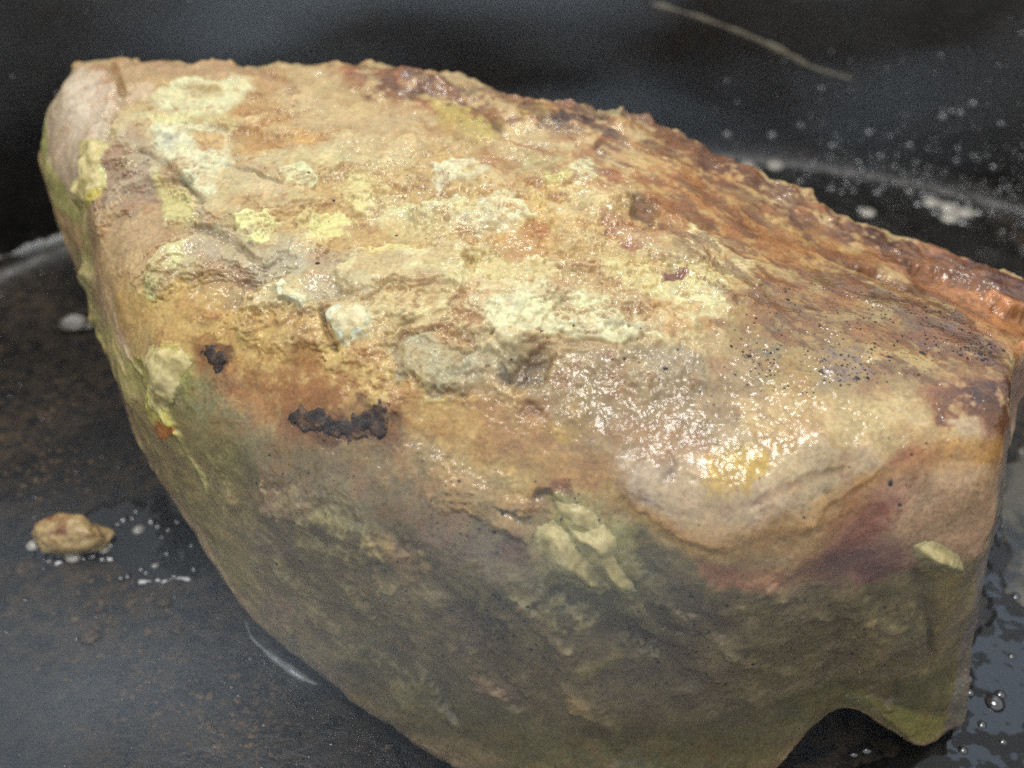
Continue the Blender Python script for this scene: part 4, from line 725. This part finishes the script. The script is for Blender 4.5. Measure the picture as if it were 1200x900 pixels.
# charred scraps of crust along the front edge
shell('charred_scrap', [(10.77,8.47),(11.14,8.52),(11.52,8.56),(11.74,8.51),(11.63,8.29),(11.25,8.08),(11.09,8.18),(10.88,8.29)], M_char, .05, .12, .36, 1.0, 5., seed=5, rf=3.2)
shell('charred_scrap', [(12.98,7.68),(13.27,7.97),(13.83,8.22),(14.11,8.12),(14.16,7.88),(13.89,7.63),(13.61,7.74),(13.33,7.54)], M_char, .05, .12, .36, 1.0, 5., seed=6, rf=3.2)
shell('charred_scrap', [(14,7.92),(14.38,8.2),(14.7,8.29),(14.86,8.1),(14.38,7.72),(14.05,7.72)], M_char, .05, .12, .36, 1.0, 5., seed=7, rf=3.2)
shell('charred_scrap', [(14.65,8.31),(15.02,8.64),(15.43,8.82),(15.64,8.71),(15.49,8.39),(15.07,8.16),(14.7,8.01)], M_char, .05, .12, .36, 1.0, 5., seed=8, rf=3.2)
# pale flakes standing proud of the top
shell('pale_flake', [(12.81,10.25),(12.98,10.41),(13.21,10.28),(13.55,10.33),(13.55,10.11),(13.21,10.03),(12.93,10.06)], M_pale, .03, .2, .3, .6, 3.0, seed=9, rf=2.6)
shell('pale_flake', [(14.05,10.06),(14.33,10.35),(14.7,10.41),(15.07,10.35),(14.97,9.94),(14.54,9.64),(14.22,9.83)], M_pale, .03, .2, .3, .6, 3.0, seed=10, rf=2.6)
# pepper and herb specks
def flecks(name, regions, mat, size, flat=.5):
    V = []; T = []; base = 0
    for (poly, cnt) in regions:
        P = np.array(poly); made = 0; tries = 0
        while made < cnt and tries < 20:
            tries += 1
            s = rng.uniform(P[:, 0].min(), P[:, 0].max(), cnt); t = rng.uniform(P[:, 1].min(), P[:, 1].max(), cnt)
            ok = sdf_poly(s, t, P) < 0
            s, t = s[ok][:cnt - made], t[ok][:cnt - made]; made += len(s)
            if not len(s): continue
            p, n = surf_at(s, t)
            for a in range(len(s)):
                r = size * (.45 + rng.gamma(1.6, .35)); nn = n[a]
                e1 = np.cross(nn, rng.normal(size=3)); e1 /= np.linalg.norm(e1); e2 = np.cross(nn, e1)
                k = 6; an = np.arange(k) / k * 2 * math.pi
                rr = r * rng.uniform(.6, 1.25, k)
                ring = p[a] + e1 * (rr * np.cos(an))[:, None] + e2 * (rr * np.sin(an) * rng.uniform(.5, 1))[:, None] + nn * .004
                V += list(ring) + [p[a] + nn * r * flat * 1.2, p[a] - nn * r * .6]
                for q in range(k):
                    T.append((base + q, base + (q + 1) % k, base + k)); T.append((base + (q + 1) % k, base + q, base + k + 1))
                base += k + 2
    o = mesh_obj(name, np.array(V), None, mat, roast, tris=np.array(T), smooth=False)
    o['kind'] = 'stuff'
    return o
flecks('pepper_flecks', [
    ([(23.14,14.05),(24.77,15.29),(26.56,15.47),(28.03,15.73),(29,13.83),(28.79,12.09),(26.96,11.39),(25.45,10.87),(23.7,11.1),(22.9,11.87)], 330),
    ([(26.59,14.53),(27.67,15.07),(28.95,13.26),(28.3,12.23),(27.33,12.78)], 150),
    ([(25.7,14.89),(26.56,15.64),(26.78,14.09),(25.87,13.54)], 70),
    ([(24.8,12.19),(26.07,12.4),(26.04,11.15),(24.77,11.18)], 90),
    ([(23.14,12.4),(24.02,12.5),(23.98,11.64),(23.38,11.55)], 60),
    ([(20.09,11.93),(21.63,12.19),(23.38,11.71),(23.02,10.98),(20.84,10.75),(18.18,9.87),(18,10.48)], 60),
    ([(16.7,7.92),(19.69,8.71),(20.39,8.16),(19.2,7.35),(17.28,6.52),(15.84,6.9)], 90),
    ([(16.79,5.79),(18.32,5.96),(18.46,4.28),(16.84,3.61)], 70),
    ([(18.79,7.05),(23.62,7.58),(26.87,5.67),(27.04,2.47),(23.38,3.71),(19.47,4.11)], 130),
    ([(10.72,6.39),(16.3,7.77),(17.62,3.47),(14.81,2.15),(11.52,3.11)], 90),
    ([(20.79,8.47),(24.38,8.62),(27.33,7.7),(28.03,9.14),(24.73,10.3)], 22),
    ([(7.69,12.74),(11.14,16.99),(17.81,16.31),(19.95,13.5),(12.19,10.56)], 45)], M_pepper, .021)

# ------------------------------------------------------------------ things lying in the pan
def blob(name, loc, size, mat, amp=.25, freq=1.3, seed=0, parent=None, sub=5, flat=0.35):
    import bmesh
    bm = bmesh.new(); bmesh.ops.create_icosphere(bm, subdivisions=sub, radius=1)
    co = np.array([x.co for x in bm.verts]); f = np.array([[x.index for x in fc.verts] for fc in bm.faces]); bm.free()
    r = 1 + amp * fbm(co * freq + seed * 3.7, 3, 71 + seed) + .12 * amp * fbm(co * freq * 4, 2, 72)
    x = co * r[:, None] * np.array(size)
    x[:, 2] = np.where(x[:, 2] < 0, x[:, 2] * flat, x[:, 2]); x[:, 2] -= x[:, 2].min()
    o = mesh_obj(name, x, None, mat, parent, tris=f)
    if parent is None or True: o.location = Vector((*loc[:2], loc[2] if len(loc) > 2 else 0.01)) * U
    return o
c0 = [(-11.38,-0.68),(-12.15,-0.68),(-10.56,-0.68)]
o = blob('browned_crumb', c0[0], (.98, .58, .6), M_crumb, .34, 1.3, 8)
tag(o, 'golden brown fried crumb of meat sitting in oil, left of the roast', 'crumb')
def puddle(name, poly, label, h=.035, rag=.6, z=.008, bubbles=(), seed=0, step=.09, mat=None, foam=None):
    P = np.array(poly); pad = .6
    x = np.arange(P[:, 0].min() - pad, P[:, 0].max() + pad, step); y = np.arange(P[:, 1].min() - pad, P[:, 1].max() + pad, step)
    x, y = np.meshgrid(x, y, indexing='ij'); p = np.stack([x, y, 0 * x], -1)
    d = -sdf_poly(x + rag * fbm(p * 1.1, 3, 81 + seed), y + rag * fbm(p * 1.1, 3, 82 + seed), P)
    hh = np.where(d > 0, h * np.sqrt(np.clip(d / .35, 0, 1)) + .02 * fbm(p * 1.6, 3, 83), -.03)
    g = np.stack([x, y, hh + z], -1)
    n, m = x.shape; idx = np.arange(n * m).reshape(n, m)
    q = np.stack([idx[:-1, :-1], idx[1:, :-1], idx[1:, 1:], idx[:-1, 1:]], -1)
    kv = d > -step * 1.6
    q = q[kv[:-1, :-1] & kv[:-1, 1:] & kv[1:, 1:] & kv[1:, :-1]]
    used, inv = np.unique(q, return_inverse=True)
    o = mesh_obj(name, g.reshape(-1, 3)[used], inv.reshape(-1, 4), mat or M_oil)
    tag(o, label, 'oil puddle')
    for nb, (bx, by, r) in enumerate(bubbles):
        b = dome('bubble', r, M_foam if foam and nb in foam else None); b.parent = o; b.location = Vector((bx, by, z + h * .5)) * U
        b.rotation_euler = (0, 0, random.uniform(0, 6))
    return o
_dm = {}
def dome(name, r, mat=None, squash=.5):
    key = (round(r, 2), mat); rk = key[0]
    if key not in _dm:
        n = 14; V = []; Q = []; T = []
        for a in range(5):
            el = a / 5 * math.pi / 2
            for b in range(n):
                V.append((rk * math.cos(el) * math.cos(2 * math.pi * b / n), rk * math.cos(el) * math.sin(2 * math.pi * b / n) * .9, rk * squash * math.sin(el)))
        V.append((0, 0, rk * squash))
        for a in range(4):
            for b in range(n): Q.append((a * n + b, a * n + (b + 1) % n, (a + 1) * n + (b + 1) % n, (a + 1) * n + b))
        for b in range(n): T.append((4 * n + b, 4 * n + (b + 1) % n, 5 * n))
        ob = mesh_obj(name, np.array(V), np.array(Q), mat or M_bubble, tris=np.array(T)); _dm[key] = ob.data
        return ob
    ob = bpy.data.objects.new(name, _dm[key]); sc.collection.objects.link(ob); return ob
def rb(pts, radii): return [(p[0], p[1], r) for p, r in zip(pts, radii)]
puddle('oil_puddle', [(-12.71,-0.45),(-12.23,0.36),(-10.50,0.72),(-9.12,0.66),(-8.04,-0.22),(-7.35,-1.35),(-7.68,-2.16),(-9.01,-1.89),(-10.19,-1.49),(-11.25,-1.57),(-12.22,-1.21)],
       'dark glossy oil puddle with bubbles beside the browned crumb', bubbles=rb(
       [(-12.34,-0.79),(-12.03,-0.96),(-11.60,-1.07),(-11.24,-1.13),(-10.75,-1.13),(-10.50,-0.91),(-10.36,-0.79),(-10.23,0.07),(-10.02,0.13),(-9.75,-0.28),(-9.48,0.01),(-9.26,-0.16),(-8.97,-0.28),(-8.80,0.01),(-9.39,-1.57),(-9.23,-1.68),(-9.06,-1.46),(-9.68,-1.79),(-9.84,-1.84),(-10.46,-1.24),(-8.84,-1.07),(-8.50,-1.79),(-8.05,-1.57),(-8.26,-0.79),(-8.72,0.36),(-9.96,0.36),(-10.35,-0.08),(-10.95,-1.21),(-11.80,-1.13),(-9.09,-0.51)],
       [.2,.16,.15,.24,.14,.17,.12,.16,.1,.17,.16,.12,.1,.1,.1,.1,.1,.1,.1,.13,.1,.1,.1,.1,.09,.1,.09,.1,.1,.08]), seed=1, foam=(0, 3, 5, 9, 16))
puddle('oil_puddle', [(13.04,1.59),(14.88,2.23),(11.63,-7.65),(9.60,-7.65),(7.38,-7.65),(6.76,-7.04),(9.36,-6.42),(10.88,-4.41),(11.80,-1.89)],
       'dark glossy oil spread under the right cut end of the roast', bubbles=rb(
       [(10.63,-4.78),(10.59,-5.15),(11.09,-5.42),(11.28,-5.21),(7.58,-6.71),(7.89,-6.59),(10.63,-5.99),(11.86,-4.17),(12.50,-2.42),(10.98,-6.42),(10.03,-6.63)], [.16,.12,.26,.14,.12,.16,.12,.1,.14,.1,.12]), seed=2)
M_film = crust_material('cloudy_fat', (30, 28, 25), (104, 97, 78), .25, .9, .6, 0, (.42, .62), .5)
fp = puddle('cloudy_fat_pool', [(13.32,1.59),(15.32,3.56),(13.01,-3.44),(12.44,-2.94),(12.18,-2.42),(12.52,-0.79)], 'cloudy tan pool of melted fat right of the cut end', rag=.5, seed=5, z=.03, mat=M_film)
fp['category'] = 'fat pool'
fo = []
for k in range(46):
    u_ = random.random(); fo.append((840 + u_ * 150 + random.gauss(0, 8), 172 + u_ * 52 + random.gauss(0, 12)))
puddle('oil_puddle', [(6.55,19.76),(8.44,19.14),(11.29,17.07),(14.03,15.41),(16.51,13.47),(17.66,10.69),(16.28,6.48),(13.90,10.23),(8.86,13.57)],
       'foaming oil pooled behind the roast at the foot of the pan wall', bubbles=rb(
       [(7.86,18.18),(8.23,17.59),(8.61,18.54),(8.65,17.02),(8.97,17.48),(9.37,18.06),(9.69,18.42),(9.65,17.02),(9.83,17.36),(10.16,17.82),(10.41,16.01),(11.12,17.48),(11.54,17.36),(11.44,15.57),(11.76,15.35),(12.06,15.90),(12.21,14.29),(12.38,13.98),(13.04,15.35),(13.70,16.34),(13.86,16.01),(14.22,15.46),(14.66,15.24),(14.74,14.61),(15.09,14.82),(15.26,14.29),(15.64,14.61),(15.77,13.98),(16.12,14.61),(16.27,14.09),(14.32,14.61),(14.78,14.09),(15.15,13.68),(15.57,13.47),(8.67,18.06),(9.05,16.79),(10.02,15.14),(10.75,16.51),(11.81,16.51),(12.20,15.41)],
       [.2,.3,.2,.3,.3,.26,.3,.36,.34,.25,.22,.2,.2,.25,.2,.2,.24,.3,.28,.25,.3,.3,.26,.36,.28,.36,.3,.36,.26,.3,.3,.28,.36,.3,.3,.25,.2,.2,.2,.2]), seed=3, h=.1, foam=(1, 3, 4, 6, 7, 8, 17, 23, 25, 27, 32))

def scatter_domes(name, items, mat):
    n = 8; V = []; T = []; base = 0
    for (p, nn, r, sq) in items:
        e1 = np.cross(nn, (.3, .5, .8)); e1 /= np.linalg.norm(e1); e2 = np.cross(nn, e1)
        for a, (cr, hh) in enumerate(((1, -.05), (.8, .55), (.42, .88))):
            for b in range(n):
                an = 2 * math.pi * b / n
                V.append(p + r * cr * (e1 * math.cos(an) + e2 * math.sin(an)) + nn * r * sq * hh)
        V.append(p + nn * r * sq)
        for a in range(2):
            for b in range(n):
                i0, i1, i2, i3 = base + a * n + b, base + a * n + (b + 1) % n, base + (a + 1) * n + (b + 1) % n, base + (a + 1) * n + b
                T += [(i0, i1, i2), (i0, i2, i3)]
        for b in range(n): T.append((base + 2 * n + b, base + 2 * n + (b + 1) % n, base + 3 * n))
        base += 3 * n + 1
    return mesh_obj(name, np.array(V), None, mat, tris=np.array(T))
def pan_normal(phi, k):
    a = pan_point(np.array(phi), np.array(k)); b = pan_point(np.array(phi + .01), np.array(k)); c = pan_point(np.array(phi), np.array(k + .3))
    n = np.cross(b - a, c - a); n /= np.linalg.norm(n)
    return n if n[2] > 0 or (n[0] * (PC[0] - a[0]) + n[1] * (PC[1] - a[1])) > 0 else -n
items = []
DZ = np.array([(83.80,55.5),(77.10,59.6),(70.70,61.8),(59.60,65.8),(50.00,34.1),(58.20,36.9),(68.10,38.4),(75.50,43.0)])
DD = np.array([(72.20,53.6),(66.20,56.2),(57.30,59.0),(50.00,34.1),(58.20,36.9),(65.20,38.2),(70.00,43.4)])
for Z, cnt in ((DZ, 450), (DD, 1100)):
    for k in range(cnt):
        a, kk = random.uniform(Z[:, 0].min(), Z[:, 0].max()), random.uniform(Z[:, 1].min(), Z[:, 1].max())
        if sdf_poly(np.array([a]), np.array([kk]), Z)[0] > 0: continue
        phi = math.radians(a)
        items.append((pan_point(np.array(phi), np.array(kk)), pan_normal(phi, kk), random.choice((.02, .03, .03, .04, .04, .05, .06, .09)) * random.lognormvariate(0, .45), random.uniform(.4, .8)))
for k in range(160):                                       # a few stray drops on the floor and far wall
    phi = math.radians(random.uniform(90, 200)); kk = random.uniform(37, 70)
    items.append((pan_point(np.array(phi), np.array(kk)), pan_normal(phi, kk), random.uniform(.03, .08), .6))
fl = [(-15.50,6.48),(-9.87,4.26),(-5.51,-3.93),(-1.50,-7.04),(-4.08,-7.45),(-11.14,-7.45)]
P = np.array(fl)
for k in range(150):
    x, y = random.uniform(P[:, 0].min(), P[:, 0].max()), random.uniform(P[:, 1].min(), P[:, 1].max())
    if sdf_poly(np.array([x]), np.array([y]), P)[0] < 0: items.append((np.array([x, y, 0.004]), np.array([0, 0, 1.]), random.uniform(.02, .07), .55))
o = scatter_domes('oil_spatter', items, M_bubble)
tag(o, 'fine droplets of oil spattered over the pan wall and floor', 'oil spatter', kind='stuff')
# grease lines where oil meets the meat and the wall
def bead(name, pts, r, mat, label, cat, rough=.4, seed=0, parent=None, flat=.5, nrm=(0, 0, 1)):
    P = np.array([(*p, 0) if len(p) == 2 else p for p in pts], float); ts = np.linspace(0, len(P) - 1.0001, 24 * (len(P) - 1))
    c = crom(P, ts, False); d = np.gradient(c, axis=0); d /= np.linalg.norm(d, axis=1, keepdims=True)
    side = np.cross(d, np.array(nrm, float)); side /= np.linalg.norm(side, axis=1, keepdims=True); upv = np.cross(side, d)
    n = 8; an = np.arange(n) / n * 2 * math.pi
    rr = r * (1 + rough * fbm(c * 1.5, 3, 91 + seed) * 1.6) * np.sqrt(np.clip(np.minimum(np.arange(len(c)), len(c) - 1 - np.arange(len(c))) / 8., .05, 1))
    rr = np.clip(rr, .015, 9)
    V = c[:, None] + rr[:, None, None] * (side[:, None] * np.cos(an)[None, :, None] + flat * upv[:, None] * np.sin(an)[None, :, None])
    m = len(c); i = np.arange(m - 1)[:, None]; j = np.arange(n)[None]
    q = np.stack([i * n + j, i * n + (j + 1) % n, (i + 1) * n + (j + 1) % n, (i + 1) * n + j], -1).reshape(-1, 4)
    o = mesh_obj(name, V.reshape(-1, 3), q, mat, parent)
    if label: tag(o, label, cat)
    return o
M_grease = simple('pale_grease', (150, 152, 150), .18, .6, 0, 1.47, (5, .6, .15))
bead('grease_line', [(-6.49,-3.14),(-6.25,-3.64),(-5.72,-4.12),(-4.96,-4.69),(-4.53,-4.92)], .07, M_grease, 'thin pale grease line hugging the left foot of the roast', 'grease', 1.1, 1)
# pale worn streak on the far wall
def wall_pt(phi, k, off=.01): return pan_point(np.array(math.radians(phi)), np.array(k)) + pan_normal(math.radians(phi), k) * off
WN = pan_normal(math.radians(76), 62)
bead('grease_line', [wall_pt(*q) for q in [(139.80,51.7),(137.30,49.7),(134.60,48.4),(132.20,47.9),(130.50,47.7)]], .2, M_grease, 'pale grease line along the foot of the pan wall, far left', 'grease', .8, 2, None, .4, pan_normal(math.radians(139), 52))
bead('worn_streak', [wall_pt(*q) for q in [(86.10,62.9),(83.70,62.3),(80.80,61.4),(78.20,60.5),(75.90,59.6),(73.50,58.6),(70.50,58.1)]], .075, M_streak, 'faint pale worn streak slanting across the far pan wall', 'streak', .8, 3, None, .3, WN)
# crumbs of burnt residue stuck to the floor
def residue():
    V = []; T = []; base = 0
    P = np.array([(-15.75,7.27),(-11.79,6.10),(-8.15,0.36),(-6.12,-3.93),(-2.28,-6.63),(-0.74,-7.65),(-11.07,-7.65)])
    cl = [(-8.66,-2.55),(-10.19,-3.64),(-8.46,-4.87),(-6.94,-5.55),(-7.76,-4.41),(-8.14,-5.88),(-6.27,-6.63),(-13.32,4.26),(-12.80,1.59),(-10.17,-2.42),(-5.57,-4.87),(-5.80,-5.99),(-13.89,2.89),(-12.37,5.34),(-11.87,1.59)]
    for k in range(1500):
        if random.random() < .7:
            c = random.choice(cl); x, y = random.gauss(c[0], .5), random.gauss(c[1], .5)
        else: x, y = random.uniform(P[:, 0].min(), P[:, 0].max()), random.uniform(P[:, 1].min(), P[:, 1].max())
        r = random.choice((.015, .02, .03, .04, .06)) * random.uniform(.7, 1.4); n = 9
        for b in range(n):
            an = 2 * math.pi * b / n; q = r * random.uniform(.45, 1.5)
            V.append((x + q * 1.3 * math.cos(an), y + q * math.sin(an), -.002))
        V.append((x + random.uniform(-.3, .3) * r, y, r * .35))
        for b in range(n): T.append((base + b, base + (b + 1) % n, base + n))
        base += n + 1
    o = mesh_obj('burnt_residue', np.array(V), None, M_resid, tris=np.array(T))
    tag(o, 'brown burnt residue specks stuck to the pan floor', 'residue', kind='stuff')
residue()
for k, (p, s, lb) in enumerate(zip([(-8.61,-2.58),(-10.17,-3.64),(-8.12,-3.41),(-7.92,0.36)], (.22, .24, .15, .35), (
        'small dark crumb on pan floor just below the oil puddle', 'flat brown crumb on the pan floor, lower left of the oil puddle',
        'tiny dark crumb on pan floor between oil puddle and grease line', 'largest dark crumb at the right rim of the bubbly oil puddle'))):
    b = blob('burnt_crumb', p, (s, s * .75, s * .45), M_resid, .4, 1.6, 10 + k, sub=3); tag(b, lb, 'crumb')

M_fat = crust_material('pale_fat', (168, 164, 160), (204, 200, 192), .35, 2, .5, .3)
o = blob('fat_scrap', [(-13.56,7.92)][0], (.5, .26, .3), M_fat, .35, 1.2, 21, sub=4)
tag(o, 'small pale scrap of fat on the pan floor against the left side of the roast', 'scrap')
# ------------------------------------------------------------------ steam
def steam(name, loc, size, dens, scale, lo, hi, label, seed):
    me = bpy.data.meshes.new(name)
    import bmesh
    bm = bmesh.new(); bmesh.ops.create_icosphere(bm, subdivisions=3, radius=1); bm.to_mesh(me); bm.free()
    o = bpy.data.objects.new(name, me); sc.collection.objects.link(o)
    o.location = Vector(loc) * U; o.scale = Vector(size) * U
    k = NT(name); k.t.nodes.remove(k.b)
    pv = k.n('ShaderNodeVolumePrincipled'); k.l(pv.outputs[0], k.out.inputs['Volume'])
    pv.inputs['Color'].default_value = (.76, .88, 1.0, 1); pv.inputs['Anisotropy'].default_value = .2
    tc = k.n('ShaderNodeTexCoord'); ln = k.n('ShaderNodeVectorMath'); ln.operation = 'LENGTH'; k.l(tc.outputs['Object'], ln.inputs[0])
    fall = k.ramp(ln.outputs['Value'], .35, .98, 1., 0.)
    mp = k.n('ShaderNodeMapping'); k.l(tc.outputs['Object'], mp.inputs[0]); mp.inputs['Location'].default_value = (seed * 3.1, seed, 0)
    nn = k.noise(mp.outputs[0], scale, 1, .5, .6)
    k.l(k.math('MULTIPLY', k.math('MULTIPLY', k.ramp(nn, lo, hi), fall), dens), pv.inputs['Density'])
    me.materials.append(k.m)
    tag(o, label, 'steam', kind='stuff')
    return o

steam('steam', (-11, -9, 3.2), (8, 7, 5), 34.0, 1.3, .36, .68, 'pale steam drifting over the pan floor in the lower left corner', 1)
steam('steam', (1, -9.5, 7), (14, 5, 9), 4.6, 1.5, .34, .75, 'thin steam rising in front of the dark front face of the roast', 2)
steam('steam', (0, 15, 9), (30, 8, 12), 10.0, 2.6, .46, .66, 'faint steam curling along the far pan wall behind the roast', 3)
